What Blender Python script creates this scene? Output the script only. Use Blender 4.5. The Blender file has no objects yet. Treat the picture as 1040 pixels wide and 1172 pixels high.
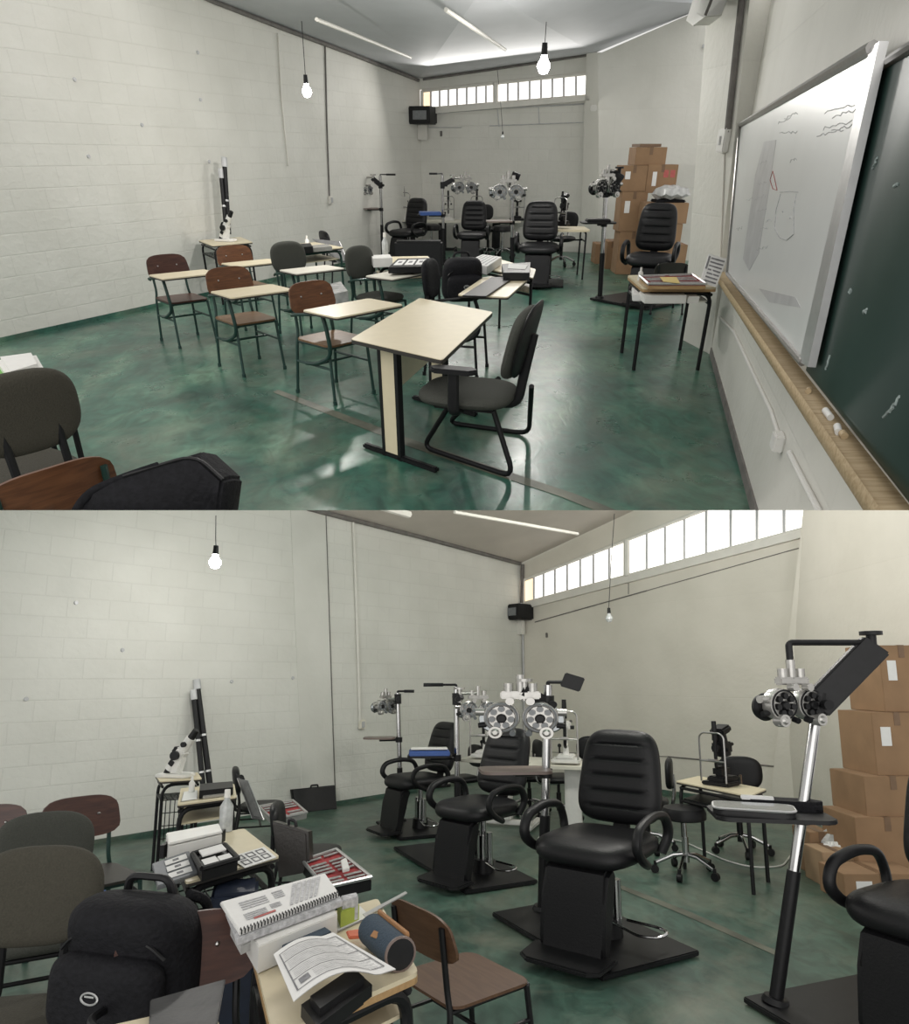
import bpy, bmesh, math, random
from mathutils import Matrix, Vector
random.seed(7)
C = bpy.context.scene.collection
R = math.radians
PI = math.pi

# ------------------------------------------------------------------ camera, light, exposure
# Two rooms stand one above the other, seen together by one camera: the upper room is pitched, the lower one level.
FOC, PX0, PY0 = 780.0, 520.0, 640.0            # focal length and principal point for a 1040 x 1172 picture
H_UP, H_LOW = 1.70, 1.62                        # eye height above each floor
TH_UP = math.atan((PY0 - 178.0) / FOC)          # the eye looks down into the upper room ...
TH_LOW = math.atan((PY0 - 775.0) / FOC)         # ... and slightly up in the lower one
cam = bpy.data.cameras.new('camera')
cam_o = bpy.data.objects.new('camera', cam)
C.objects.link(cam_o)
cam.sensor_fit = 'HORIZONTAL'
cam.sensor_width = 36.0
cam.lens = FOC / 1040.0 * 36.0
cam.shift_y = (PY0 - 586.0) / 1040.0
cam.clip_start = 0.05
cam_o.location = (0, 0, H_LOW)
cam_o.rotation_euler = (PI / 2 - TH_LOW, 0, 0)
S = bpy.context.scene
S.camera = cam_o
S.view_settings.view_transform = 'Standard'
S.view_settings.look = 'None'
S.view_settings.gamma = 1.0
S.view_settings.use_curve_mapping = False
S.view_settings.exposure = 0.0
S.cycles.max_bounces = 6
S.cycles.use_denoising = True

wd = bpy.data.worlds.new('daylight')
S.world = wd
wd.use_nodes = True
wd.node_tree.nodes['Background'].inputs[0].default_value = (1.0, 0.985, 0.95, 1)
wd.node_tree.nodes['Background'].inputs[1].default_value = 0.85
# broad soft sun added behind the viewer to brighten the far walls
sun = bpy.data.lights.new('fill_sun', 'SUN')
sun.energy = 1.1
sun.angle = math.radians(60)
sun.color = (1.0, 0.98, 0.95)
sun_o = bpy.data.objects.new('fill_sun', sun)
C.objects.link(sun_o)
sun_o.rotation_euler = (R(90 - 2), 0, R(-12))


class Room:
    def __init__(s, th, H, M):
        s.th, s.H, s.M = th, H, M

    def ray(s, px, py):
        u, v = (px - PX0) / FOC, (PY0 - py) / FOC
        c, n = math.cos(s.th), math.sin(s.th)
        return Vector((u, c + n * v, -n + c * v))

    def fl(s, px, py, z=0.0):
        """point at height z seen at this place of the photograph"""
        d = s.ray(px, py)
        t = (z - s.H) / d.z
        return Vector((t * d.x, t * d.y, z))

    def dep(s, px, py, y):
        """point at distance y into the room"""
        d = s.ray(px, py)
        t = y / d.y
        return Vector((t * d.x, y, s.H + t * d.z))

    def onplane(s, px, py, p0, n):
        d = s.ray(px, py)
        o = Vector((0, 0, s.H))
        t = (p0 - o).dot(n) / d.dot(n)
        return o + d * t


ROOM_OF = {}                                    # name of each top-level object -> its room
UP = Room(TH_UP, H_UP, Matrix.Translation((0, 0, H_LOW)) @ Matrix.Rotation(TH_UP - TH_LOW, 4, 'X') @ Matrix.Translation((0, 0, -H_UP)))
LOW = Room(TH_LOW, H_LOW, Matrix.Identity(4))


def area(room, loc, target, size, energy, col=(1, 1, 1)):
    l = bpy.data.lights.new('window_daylight', 'AREA')
    l.shape = 'RECTANGLE'
    l.size, l.size_y = size
    l.energy = energy
    l.color = col
    o = bpy.data.objects.new('window_daylight', l)
    C.objects.link(o)
    q = (Vector(target) - Vector(loc)).to_track_quat('-Z', 'Y').to_matrix().to_4x4()
    o.matrix_world = room.M @ Matrix.Translation(loc) @ q


# daylight through the high strip windows of both rooms
area(UP, (0.9, 14.6, 2.75), (0.3, 6.0, 0.0), (3.0, 0.4), 60, (1.0, 0.97, 0.92))


def fill_point(room, loc, energy):
    """unseen point light added above the frame as fill"""
    l = bpy.data.lights.new('fill_point_light', 'POINT')
    l.energy = energy
    l.color = (1.0, 0.96, 0.90)
    l.shadow_soft_size = 0.2
    o = bpy.data.objects.new('fill_point_light', l)
    C.objects.link(o)
    o.matrix_world = room.M @ Matrix.Translation(loc)


fill_point(LOW, (0.8, 5.2, 3.05), 95)  # added fill, hidden above the frame, lifts the dim back wall
fill_point(LOW, (2.0, 6.6, 3.45), 105)

# ------------------------------------------------------------------ materials
def mat(name, col, rough=0.5, metal=0.0, var=0.0, scale=20.0, bump=0.0, spec=0.5, col2=None):
    m = bpy.data.materials.new(name)
    m.use_nodes = True
    nt = m.node_tree
    b = nt.nodes['Principled BSDF']
    b.inputs['Roughness'].default_value = rough
    b.inputs['Metallic'].default_value = metal
    b.inputs['Specular IOR Level'].default_value = spec
    b.inputs['Base Color'].default_value = (*col, 1)
    if var or bump or col2:
        tc = nt.nodes.new('ShaderNodeTexCoord')
        no = nt.nodes.new('ShaderNodeTexNoise')
        no.inputs['Scale'].default_value = scale
        no.inputs['Detail'].default_value = 5
        nt.links.new(tc.outputs['Object'], no.inputs['Vector'])
        if var or col2:
            r = nt.nodes.new('ShaderNodeValToRGB')
            a = col if col2 else tuple(c * (1 - var) for c in col)
            z = col2 if col2 else tuple(min(1, c * (1 + var)) for c in col)
            r.color_ramp.elements[0].color = (*a, 1)
            r.color_ramp.elements[1].color = (*z, 1)
            r.color_ramp.elements[0].position = 0.3
            r.color_ramp.elements[1].position = 0.7
            nt.links.new(no.outputs['Fac'], r.inputs['Fac'])
            nt.links.new(r.outputs['Color'], b.inputs['Base Color'])
        if bump:
            bp = nt.nodes.new('ShaderNodeBump')
            bp.inputs['Strength'].default_value = bump
            bp.inputs['Distance'].default_value = 0.01
            nt.links.new(no.outputs['Fac'], bp.inputs['Height'])
            nt.links.new(bp.outputs['Normal'], b.inputs['Normal'])
    return m


def glow(name, col, s):
    m = bpy.data.materials.new(name)
    m.use_nodes = True
    b = m.node_tree.nodes['Principled BSDF']
    b.inputs['Base Color'].default_value = (*col, 1)
    b.inputs['Emission Color'].default_value = (*col, 1)
    b.inputs['Emission Strength'].default_value = s
    return m


def wood(name, c1, c2, rough=0.4):
    m = mat(name, c1, rough)
    nt = m.node_tree
    b = nt.nodes['Principled BSDF']
    tc = nt.nodes.new('ShaderNodeTexCoord')
    mp = nt.nodes.new('ShaderNodeMapping')
    mp.inputs['Scale'].default_value = (3, 26, 26)
    no = nt.nodes.new('ShaderNodeTexNoise')
    no.inputs['Scale'].default_value = 2.2
    no.inputs['Detail'].default_value = 6
    no.inputs['Distortion'].default_value = 0.6
    r = nt.nodes.new('ShaderNodeValToRGB')
    r.color_ramp.elements[0].color = (*c1, 1)
    r.color_ramp.elements[1].color = (*c2, 1)
    r.color_ramp.elements[0].position = 0.32
    r.color_ramp.elements[1].position = 0.68
    nt.links.new(tc.outputs['Object'], mp.inputs['Vector'])
    nt.links.new(mp.outputs['Vector'], no.inputs['Vector'])
    nt.links.new(no.outputs['Fac'], r.inputs['Fac'])
    nt.links.new(r.outputs['Color'], b.inputs['Base Color'])
    return m


def block_wall(name, col, mortar=0.10, bw=0.40, bh=0.20, bump=0.35):
    """painted concrete block: faint courses, dents and stains"""
    m = mat(name, col, 0.62)
    nt = m.node_tree
    b = nt.nodes['Principled BSDF']
    N, L = nt.nodes.new, nt.links.new
    tc = N('ShaderNodeTexCoord')
    br = N('ShaderNodeTexBrick')
    br.inputs['Scale'].default_value = 1.0
    br.inputs['Brick Width'].default_value = bw
    br.inputs['Row Height'].default_value = bh
    br.inputs['Mortar Size'].default_value = 0.008
    br.inputs['Mortar Smooth'].default_value = 0.5
    br.inputs['Color1'].default_value = (*col, 1)
    br.inputs['Color2'].default_value = (*[c * 0.975 for c in col], 1)
    br.inputs['Mortar'].default_value = (*[c * (1 - mortar) for c in col], 1)
    L(tc.outputs['Object'], br.inputs['Vector'])
    no = N('ShaderNodeTexNoise')
    no.inputs['Scale'].default_value = 1.3
    no.inputs['Detail'].default_value = 6
    L(tc.outputs['Object'], no.inputs['Vector'])
    r = N('ShaderNodeValToRGB')
    r.color_ramp.elements[0].color = (0.90, 0.90, 0.89, 1)
    r.color_ramp.elements[1].color = (1, 1, 1, 1)
    r.color_ramp.elements[0].position = 0.3
    r.color_ramp.elements[1].position = 0.65
    L(no.outputs['Fac'], r.inputs['Fac'])
    mx = N('ShaderNodeMix')
    mx.data_type = 'RGBA'
    mx.blend_type = 'MULTIPLY'
    mx.inputs['Factor'].default_value = 1.0
    L(br.outputs['Color'], mx.inputs['A'])
    L(r.outputs['Color'], mx.inputs['B'])
    L(mx.outputs['Result'], b.inputs['Base Color'])
    n2 = N('ShaderNodeTexNoise')
    n2.inputs['Scale'].default_value = 14
    n2.inputs['Detail'].default_value = 6
    L(tc.outputs['Object'], n2.inputs['Vector'])
    ad = N('ShaderNodeMath')
    ad.operation = 'MULTIPLY_ADD'
    L(br.outputs['Fac'], ad.inputs[0])
    ad.inputs[1].default_value = -0.35
    L(n2.outputs['Fac'], ad.inputs[2])
    bp = N('ShaderNodeBump')
    bp.inputs['Strength'].default_value = bump
    bp.inputs['Distance'].default_value = 0.02
    L(ad.outputs[0], bp.inputs['Height'])
    L(bp.outputs['Normal'], b.inputs['Normal'])
    return m


def epoxy(name, c_dark, c_mid, c_light, rough, worn=0.5):
    """painted concrete floor, trowelled streaks and worn pale patches"""
    m = mat(name, c_mid, rough)
    nt = m.node_tree
    b = nt.nodes['Principled BSDF']
    N, L = nt.nodes.new, nt.links.new
    tc = N('ShaderNodeTexCoord')
    mp = N('ShaderNodeMapping')
    mp.inputs['Rotation'].default_value = (0, 0, 0.5)
    mp.inputs['Scale'].default_value = (1.0, 0.55, 1.0)
    L(tc.outputs['Object'], mp.inputs['Vector'])
    n1 = N('ShaderNodeTexNoise')
    n1.inputs['Scale'].default_value = 1.1
    n1.inputs['Detail'].default_value = 9
    n1.inputs['Roughness'].default_value = 0.62
    n1.inputs['Distortion'].default_value = 0.9
    L(mp.outputs['Vector'], n1.inputs['Vector'])
    r = N('ShaderNodeValToRGB')
    e = r.color_ramp.elements
    e[0].position, e[0].color = 0.34, (*c_dark, 1)
    e[1].position, e[1].color = 0.74, (*c_light, 1)
    k = e.new(0.52)
    k.color = (*c_mid, 1)
    L(n1.outputs['Fac'], r.inputs['Fac'])
    n3 = N('ShaderNodeTexNoise')
    n3.inputs['Scale'].default_value = 5.5
    n3.inputs['Detail'].default_value = 8
    n3.inputs['Distortion'].default_value = 2.6
    L(mp.outputs['Vector'], n3.inputs['Vector'])
    r3 = N('ShaderNodeValToRGB')
    r3.color_ramp.elements[0].position = 0.35
    r3.color_ramp.elements[0].color = (0.72, 0.72, 0.72, 1)
    r3.color_ramp.elements[1].position = 0.68
    r3.color_ramp.elements[1].color = (1.25, 1.25, 1.25, 1)
    L(n3.outputs['Fac'], r3.inputs['Fac'])
    mx = N('ShaderNodeMix')
    mx.data_type = 'RGBA'
    mx.blend_type = 'MULTIPLY'
    mx.inputs['Factor'].default_value = 1.0
    L(r.outputs['Color'], mx.inputs['A'])
    L(r3.outputs['Color'], mx.inputs['B'])
    n4 = N('ShaderNodeTexNoise')                       # worn patches where the grey screed shows
    n4.inputs['Scale'].default_value = 0.9
    n4.inputs['Detail'].default_value = 10
    n4.inputs['Roughness'].default_value = 0.68
    n4.inputs['Distortion'].default_value = 1.4
    L(tc.outputs['Object'], n4.inputs['Vector'])
    r4 = N('ShaderNodeValToRGB')
    r4.color_ramp.elements[0].position = 0.46
    r4.color_ramp.elements[0].color = (0, 0, 0, 1)
    r4.color_ramp.elements[1].position = 0.74
    r4.color_ramp.elements[1].color = (worn, worn, worn, 1)
    L(n4.outputs['Fac'], r4.inputs['Fac'])
    m4 = N('ShaderNodeMix')
    m4.data_type = 'RGBA'
    L(r4.outputs['Color'], m4.inputs['Factor'])
    L(mx.outputs['Result'], m4.inputs['A'])
    m4.inputs['B'].default_value = (0.20, 0.205, 0.155, 1)
    L(m4.outputs['Result'], b.inputs['Base Color'])
    n2 = N('ShaderNodeTexNoise')
    n2.inputs['Scale'].default_value = 3.0
    n2.inputs['Detail'].default_value = 6
    L(tc.outputs['Object'], n2.inputs['Vector'])
    mr = N('ShaderNodeMapRange')
    mr.inputs['To Min'].default_value = rough - 0.08
    mr.inputs['To Max'].default_value = rough + 0.12
    L(n2.outputs['Fac'], mr.inputs['Value'])
    L(mr.outputs['Result'], b.inputs['Roughness'])
    bp = N('ShaderNodeBump')
    bp.inputs['Strength'].default_value = 0.08
    bp.inputs['Distance'].default_value = 0.02
    L(n3.outputs['Fac'], bp.inputs['Height'])
    L(bp.outputs['Normal'], b.inputs['Normal'])
    return m


K = {}
K['wall_up'] = block_wall('painted_block_upper', (0.72, 0.71, 0.66), 0.05)
K['wall_up_plain'] = block_wall('plaster_upper', (0.70, 0.69, 0.64), 0.03, 1.2, 0.6, 0.25)
K['wall_low'] = block_wall('painted_block_lower', (0.71, 0.705, 0.66), 0.06)
K['wall_low_plain'] = block_wall('plaster_lower', (0.71, 0.675, 0.60), 0.02, 3.0, 1.35, 0.2)
K['wall_low_smooth'] = block_wall('smooth_plaster_lower', (0.70, 0.695, 0.65), 0.02, 3.0, 1.35, 0.15)
K['floor_up'] = epoxy('green_epoxy_upper', (0.022, 0.066, 0.053), (0.036, 0.122, 0.086), (0.160, 0.270, 0.185), 0.28, 0.55)
K['floor_low'] = epoxy('green_epoxy_lower', (0.032, 0.068, 0.053), (0.058, 0.115, 0.088), (0.150, 0.195, 0.150), 0.32, 0.8)
K['ceil'] = mat('ceiling_paint', (0.50, 0.51, 0.53), 0.7, var=0.05, scale=2)
K['ceil_low'] = mat('ceiling_paint_warm', (0.52, 0.48, 0.43), 0.7, var=0.06, scale=2)
K['white_paint'] = mat('white_trim', (0.70, 0.68, 0.63), 0.5, var=0.04, scale=8)
K['grey_line'] = mat('dark_joint', (0.16, 0.15, 0.14), 0.8, var=0.2, scale=9)
K['pane'] = glow('daylit_glass', (1.0, 0.98, 0.94), 1.25)
K['pane_warm'] = glow('daylit_glass_warm', (1.0, 0.82, 0.58), 0.9)
K['bulb_on'] = glow('lit_bulb', (1.0, 0.99, 0.95), 30)
K['bulb_off'] = mat('clear_bulb', (0.62, 0.64, 0.64), 0.15, spec=0.8)
K['black'] = mat('black_plastic', (0.008, 0.008, 0.009), 0.45, var=0.2, scale=30, spec=0.3)
K['black_metal'] = mat('black_metal', (0.007, 0.007, 0.008), 0.45, var=0.2, scale=40, spec=0.3)
K['leather'] = mat('black_leatherette', (0.007, 0.007, 0.008), 0.45, bump=0.15, scale=90, spec=0.3)
K['fabric_blk'] = mat('black_nylon', (0.008, 0.008, 0.010), 0.75, bump=0.5, scale=60, var=0.3, spec=0.2)
K['fabric_gry'] = mat('grey_upholstery', (0.045, 0.047, 0.039), 0.9, bump=0.4, scale=160, var=0.15)
K['fabric_brn'] = mat('brown_grey_upholstery', (0.048, 0.044, 0.032), 0.9, bump=0.4, scale=160, var=0.15)
K['chrome'] = mat('chrome', (0.46, 0.46, 0.46), 0.18, 1.0, var=0.05, scale=9)
K['steel'] = mat('brushed_steel', (0.42, 0.41, 0.40), 0.28, 1.0, var=0.06, scale=30)
K['alu'] = mat('aluminium', (0.55, 0.55, 0.55), 0.38, 0.8, var=0.05, scale=20)
K['green_metal'] = mat('dark_green_tube', (0.012, 0.040, 0.033), 0.38, var=0.15, scale=20)
K['cream'] = mat('cream_laminate', (0.66, 0.58, 0.41), 0.38, var=0.03, scale=14)
K['cream_white'] = mat('off_white_laminate', (0.70, 0.67, 0.58), 0.4, var=0.03, scale=14)
K['edge'] = mat('dark_edge_band', (0.030, 0.026, 0.022), 0.5, var=0.1)
K['edge_wood'] = wood('light_wood_edge', (0.36, 0.22, 0.10), (0.48, 0.31, 0.15))
K['wood'] = wood('brown_plywood', (0.085, 0.032, 0.014), (0.155, 0.064, 0.027))
K['wood_dark'] = wood('dark_red_plywood', (0.040, 0.014, 0.010), (0.075, 0.028, 0.018))
K['wood_seat'] = wood('worn_plywood_seat', (0.13, 0.072, 0.035), (0.21, 0.12, 0.06))
K['wood_brown'] = wood('flat_brown_plywood', (0.085, 0.042, 0.022), (0.125, 0.066, 0.035), 0.5)
K['ledge'] = wood('raw_pine_ledge', (0.42, 0.31, 0.18), (0.58, 0.46, 0.29), 0.6)
K['white'] = mat('white_plastic', (0.74, 0.73, 0.70), 0.4, var=0.03)
K['paper'] = mat('white_paper', (0.74, 0.735, 0.72), 0.8, var=0.02)
K['ink'] = mat('grey_print', (0.20, 0.20, 0.21), 0.8, var=0.3, scale=60)
K['ink_light'] = mat('pale_print', (0.47, 0.47, 0.48), 0.8, var=0.3, scale=60)
K['red'] = mat('red_lining', (0.34, 0.025, 0.030), 0.7, var=0.2, scale=40)
K['red_ink'] = mat('red_print', (0.42, 0.10, 0.09), 0.7, var=0.1)
K['whiteboard'] = mat('whiteboard_enamel', (0.66, 0.67, 0.66), 0.30, var=0.05, scale=1.5)
K['smudge'] = mat('marker_smudge', (0.50, 0.50, 0.51), 0.3, var=0.12, scale=7)
K['chalkboard'] = mat('green_chalkboard', (0.013, 0.034, 0.028), 0.42, col2=(0.022, 0.048, 0.040), scale=2.2)
K['chalk'] = mat('chalk', (0.75, 0.75, 0.73), 0.9, var=0.03)
K['chalk_mark'] = mat('chalk_mark', (0.26, 0.31, 0.30), 0.9, var=0.5, scale=40)
K['card'] = mat('cardboard', (0.27, 0.165, 0.09), 0.85, var=0.10, scale=5)
K['card_dark'] = mat('brown_tape', (0.17, 0.10, 0.055), 0.5, var=0.1)
K['card_light'] = mat('cut_cardboard_flap', (0.37, 0.25, 0.15), 0.85, var=0.1, scale=6)
K['yellow'] = mat('yellow_paper', (0.72, 0.55, 0.20), 0.7, var=0.05)
K['green_label'] = mat('green_card', (0.16, 0.42, 0.08), 0.6, var=0.1)
K['lime'] = mat('lime_box', (0.36, 0.43, 0.07), 0.6, var=0.1)
K['denim'] = mat('blue_grey_fabric', (0.040, 0.062, 0.088), 0.9, bump=0.4, scale=150, var=0.15)
K['tan'] = mat('tan_leather', (0.34, 0.17, 0.07), 0.6, var=0.1)
K['blue'] = mat('blue_plastic', (0.035, 0.09, 0.30), 0.45, var=0.1)
K['navy'] = mat('dark_blue_sheet', (0.008, 0.014, 0.032), 0.5, var=0.2)
K['taupe'] = mat('taupe_laminate', (0.16, 0.12, 0.105), 0.35, var=0.08, scale=10)
K['film'] = mat('crumpled_plastic_film', (0.46, 0.46, 0.45), 0.22, bump=0.8, scale=12, var=0.3)
K['film_dark'] = mat('grey_plastic_film', (0.03, 0.03, 0.03), 0.5, bump=0.6, scale=9, var=0.4)
K['worn_line'] = mat('worn_floor_line', (0.115, 0.12, 0.09), 0.45, var=0.45, scale=4)
K['lens'] = mat('lens_glass', (0.30, 0.32, 0.33), 0.08, 0.6, var=0.1, scale=30)
K['silver'] = mat('silver_instrument', (0.44, 0.43, 0.41), 0.25, 0.6, var=0.08, scale=30)
K['lens_rows'] = mat('metal_lens_rims', (0.30, 0.29, 0.29), 0.35, var=0.5, scale=50)
K['orange'] = mat('orange_tag', (0.62, 0.16, 0.08), 0.6, var=0.1)
K['clear'] = mat('clear_bottle', (0.40, 0.42, 0.42), 0.1, spec=0.8, var=0.2, scale=25)
K['suitcase'] = mat('dark_brown_leather', (0.022, 0.018, 0.015), 0.38, bump=0.2, scale=60)
K['case_grey'] = mat('grey_case_foam', (0.17, 0.17, 0.17), 0.6, var=0.15, scale=20)
K['glass_grey'] = mat('screen_grey', (0.18, 0.19, 0.20), 0.12, var=0.1)


# ------------------------------------------------------------------ mesh builder
class MB:
    def __init__(s):
        s.bm = bmesh.new()
        s.T = Matrix.Identity(4)

    def v(s, co):
        return s.bm.verts.new(s.T @ Vector(co))

    def face(s, vs):
        try:
            return s.bm.faces.new(vs)
        except ValueError:
            return None

    def box(s, c, d, rot=None, bev=0.0):
        X = Matrix.Translation(c) @ (rot.to_4x4() if rot is not None else Matrix.Identity(4))
        P = [s.v(X @ Vector((sx * d[0] / 2, sy * d[1] / 2, sz * d[2] / 2))) for sx in (-1, 1) for sy in (-1, 1) for sz in (-1, 1)]
        F = [s.face([P[i] for i in q]) for q in ((0, 1, 3, 2), (4, 6, 7, 5), (0, 4, 5, 1), (2, 3, 7, 6), (0, 2, 6, 4), (1, 5, 7, 3))]
        if bev:
            es = list({e for f in F for e in f.edges})
            bmesh.ops.bevel(s.bm, geom=es, offset=bev, segments=2, affect='EDGES')
        return s

    def cyl(s, p0, p1, r0, r1=None, n=16):
        r1 = r0 if r1 is None else r1
        p0, p1 = Vector(p0), Vector(p1)
        q = (p1 - p0).to_track_quat('Z', 'Y').to_matrix()
        rings = []
        for p, r in ((p0, r0), (p1, r1)):
            rings.append([s.v(p + q @ Vector((r * math.cos(2 * PI * i / n), r * math.sin(2 * PI * i / n), 0))) for i in range(n)])
        for i in range(n):
            s.face([rings[0][i], rings[0][(i + 1) % n], rings[1][(i + 1) % n], rings[1][i]])
        s.face(rings[0][::-1])
        s.face(rings[1])
        return s

    def tube(s, pts, r, n=8, closed=False, flat=1.0, fil=0.0):
        pts = [Vector(p) for p in pts]
        if fil:
            pts = fillet(pts, fil, closed)
        m = len(pts)
        rings = []
        up = None
        for i in range(m):
            a = pts[(i - 1) % m] if (i or closed) else pts[i]
            b = pts[(i + 1) % m] if (i < m - 1 or closed) else pts[i]
            t = (b - a).normalized()
            if up is None:
                up = t.orthogonal().normalized()
                if abs(t.z) < 0.9 and flat != 1.0:
                    up = Vector((0, 0, 1))
            up = (up - t * up.dot(t)).normalized()
            w = t.cross(up)
            rings.append([s.v(pts[i] + (up * math.cos(2 * PI * k / n) + w * flat * math.sin(2 * PI * k / n)) * r) for k in range(n)])
        for i in range(m if closed else m - 1):
            A, B = rings[i], rings[(i + 1) % m]
            sh = 0
            if closed and i == m - 1:
                sh = min(range(n), key=lambda q: (A[0].co - B[q].co).length)
            for k in range(n):
                s.face([A[k], A[(k + 1) % n], B[(k + 1 + sh) % n], B[(k + sh) % n]])
        if not closed:
            s.face(rings[0][::-1])
            s.face(rings[-1])
        return s

    def lathe(s, prof, c=(0, 0, 0), axis=(0, 0, 1), n=24):
        q = Vector(axis).to_track_quat('Z', 'Y').to_matrix()
        c = Vector(c)
        rings = []
        for r, z in prof:
            if r < 1e-5:
                rings.append([s.v(c + q @ Vector((0, 0, z)))])
            else:
                rings.append([s.v(c + q @ Vector((r * math.cos(2 * PI * i / n), r * math.sin(2 * PI * i / n), z))) for i in range(n)])
        for A, B in zip(rings, rings[1:]):
            for i in range(n):
                j = (i + 1) % n
                if len(A) == 1 and len(B) == 1:
                    continue
                if len(A) == 1:
                    s.face([A[0], B[j], B[i]])
                elif len(B) == 1:
                    s.face([A[i], A[j], B[0]])
                else:
                    s.face([A[i], A[j], B[j], B[i]])
        if len(rings[0]) > 1:
            s.face(rings[0][::-1])
        if len(rings[-1]) > 1:
            s.face(rings[-1])
        return s

    def sphere(s, c, r, n=14):
        prof = [(r * math.sin(PI * i / 8), -r * math.cos(PI * i / 8)) for i in range(9)]
        return s.lathe(prof, c, n=n)

    def prism(s, pts, vec, bev=0.0):
        vec = Vector(vec)
        A = [s.v(p) for p in pts]
        B = [s.v(Vector(p) + vec) for p in pts]
        m = len(pts)
        fs = [s.face(A), s.face(B[::-1])]
        for i in range(m):
            fs.append(s.face([A[i], B[i], B[(i + 1) % m], A[(i + 1) % m]]))
        if bev:
            es = list({e for f in fs[:2] if f for e in f.edges})
            bmesh.ops.bevel(s.bm, geom=es, offset=bev, segments=2, affect='EDGES')
        return s

    def cushion(s, w, h, t, p=4.0, ribs=0, fn=None, taper=0.0, nu=14, nv=28, grooves=0.12, pe=5.0):
        """upholstered pad: x across, y along its height 0..h, z its thickness; fn bends it"""
        def pt(u, k, side):
            y01 = 0.5 - 0.5 * math.cos(PI * k / nv)
            a = 2 * y01 - 1
            hw = w / 2 * max(0.0, 1 - abs(a) ** p) ** (1 / p) * (1 - taper * y01)
            th = t / 2 * max(0.0, (1 - abs(u) ** pe)) ** 0.5 * max(0.0, 1 - abs(a) ** (pe + 2)) ** 0.5
            if ribs and side > 0 and abs(u) < 0.8:
                th *= 1 - grooves * 3.0 * max(0.0, math.cos(2 * PI * ribs * y01)) ** 10 * (1 if 0.12 < y01 < 0.9 else 0)
            v = Vector((u * hw, y01 * h, side * th))
            return fn(v) if fn else v
        us = [math.sin(PI / 2 * (2 * i / nu - 1)) for i in range(nu + 1)]
        for side in (1, -1):
            G = [[s.v(pt(u, k, side)) for u in us] for k in range(nv + 1)]
            for k in range(nv):
                for i in range(nu):
                    q = [G[k][i], G[k][i + 1], G[k + 1][i + 1], G[k + 1][i]]
                    s.face(q if side > 0 else q[::-1])
        bmesh.ops.remove_doubles(s.bm, verts=s.bm.verts, dist=1e-5)
        return s

    def build(s, name, m, parent=None, room=None, smooth=38):
        bmesh.ops.recalc_face_normals(s.bm, faces=s.bm.faces)
        me = bpy.data.meshes.new(name)
        s.bm.to_mesh(me)
        s.bm.free()
        if smooth:
            for p in me.polygons:
                p.use_smooth = True
            me.set_sharp_from_angle(angle=R(smooth))
        me.materials.append(K[m] if isinstance(m, str) else m)
        o = bpy.data.objects.new(name, me)
        C.objects.link(o)
        if parent is not None:
            o.parent = parent
        elif room is not None:
            o.matrix_world = room.M
            ROOM_OF[o.name] = room
        return o


def fillet(pts, r, closed=False, n=5):
    out = []
    m = len(pts)
    for i, p in enumerate(pts):
        if not closed and i in (0, m - 1):
            out.append(p)
            continue
        a, b = pts[i - 1], pts[(i + 1) % m]
        d1, d2 = (a - p), (b - p)
        k = min(r, d1.length * 0.48, d2.length * 0.48)
        q0, q1 = p + d1.normalized() * k, p + d2.normalized() * k
        for j in range(n + 1):
            t = j / n
            out.append(q0 * (1 - t) ** 2 + p * 2 * t * (1 - t) + q1 * t ** 2)
    return out


def rrect(x0, y0, x1, y1, r, n=5):
    P = []
    for cx, cy, a0 in ((x1 - r, y1 - r, 0), (x0 + r, y1 - r, 90), (x0 + r, y0 + r, 180), (x1 - r, y0 + r, 270)):
        for i in range(n + 1):
            a = R(a0 + 90 * i / n)
            P.append((cx + r * math.cos(a), cy + r * math.sin(a)))
    return P


def RX(d): return Matrix.Rotation(R(d), 3, 'X')
def RY(d): return Matrix.Rotation(R(d), 3, 'Y')
def RZ(d): return Matrix.Rotation(R(d), 3, 'Z')


def setp(o, label, cat, group=None, kind=None):
    if label:
        o['label'] = label
    if cat:
        o['category'] = cat
    if group:
        o['group'] = group
    if kind:
        o['kind'] = kind
    return o


def thing(room, name, label, cat, at, rz=0.0, sc=1.0, group=None, lean=None):
    """an Empty at the thing's base; its parts are children"""
    o = bpy.data.objects.new(name, None)
    o.empty_display_size = 0.1
    C.objects.link(o)
    at = Vector((at[0], at[1], at[2] if len(at) > 2 else 0.0))
    X = Matrix.Translation(at) @ Matrix.Rotation(R(rz), 4, 'Z')
    if lean:
        X = Matrix.Translation(at) @ Matrix.Rotation(R(lean), 4, 'Y') @ Matrix.Rotation(R(rz), 4, 'Z')
    sv = sc if isinstance(sc, tuple) else (sc, sc, sc)
    o.matrix_world = room.M @ X @ Matrix.Diagonal((*sv, 1))
    ROOM_OF[o.name] = room
    return setp(o, label, cat, group)


def struct(room, name, mb, m, parent=None):
    o = mb.build(name, m, parent, room, smooth=0)
    if parent is None:
        o['kind'] = 'structure'
    return o

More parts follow.
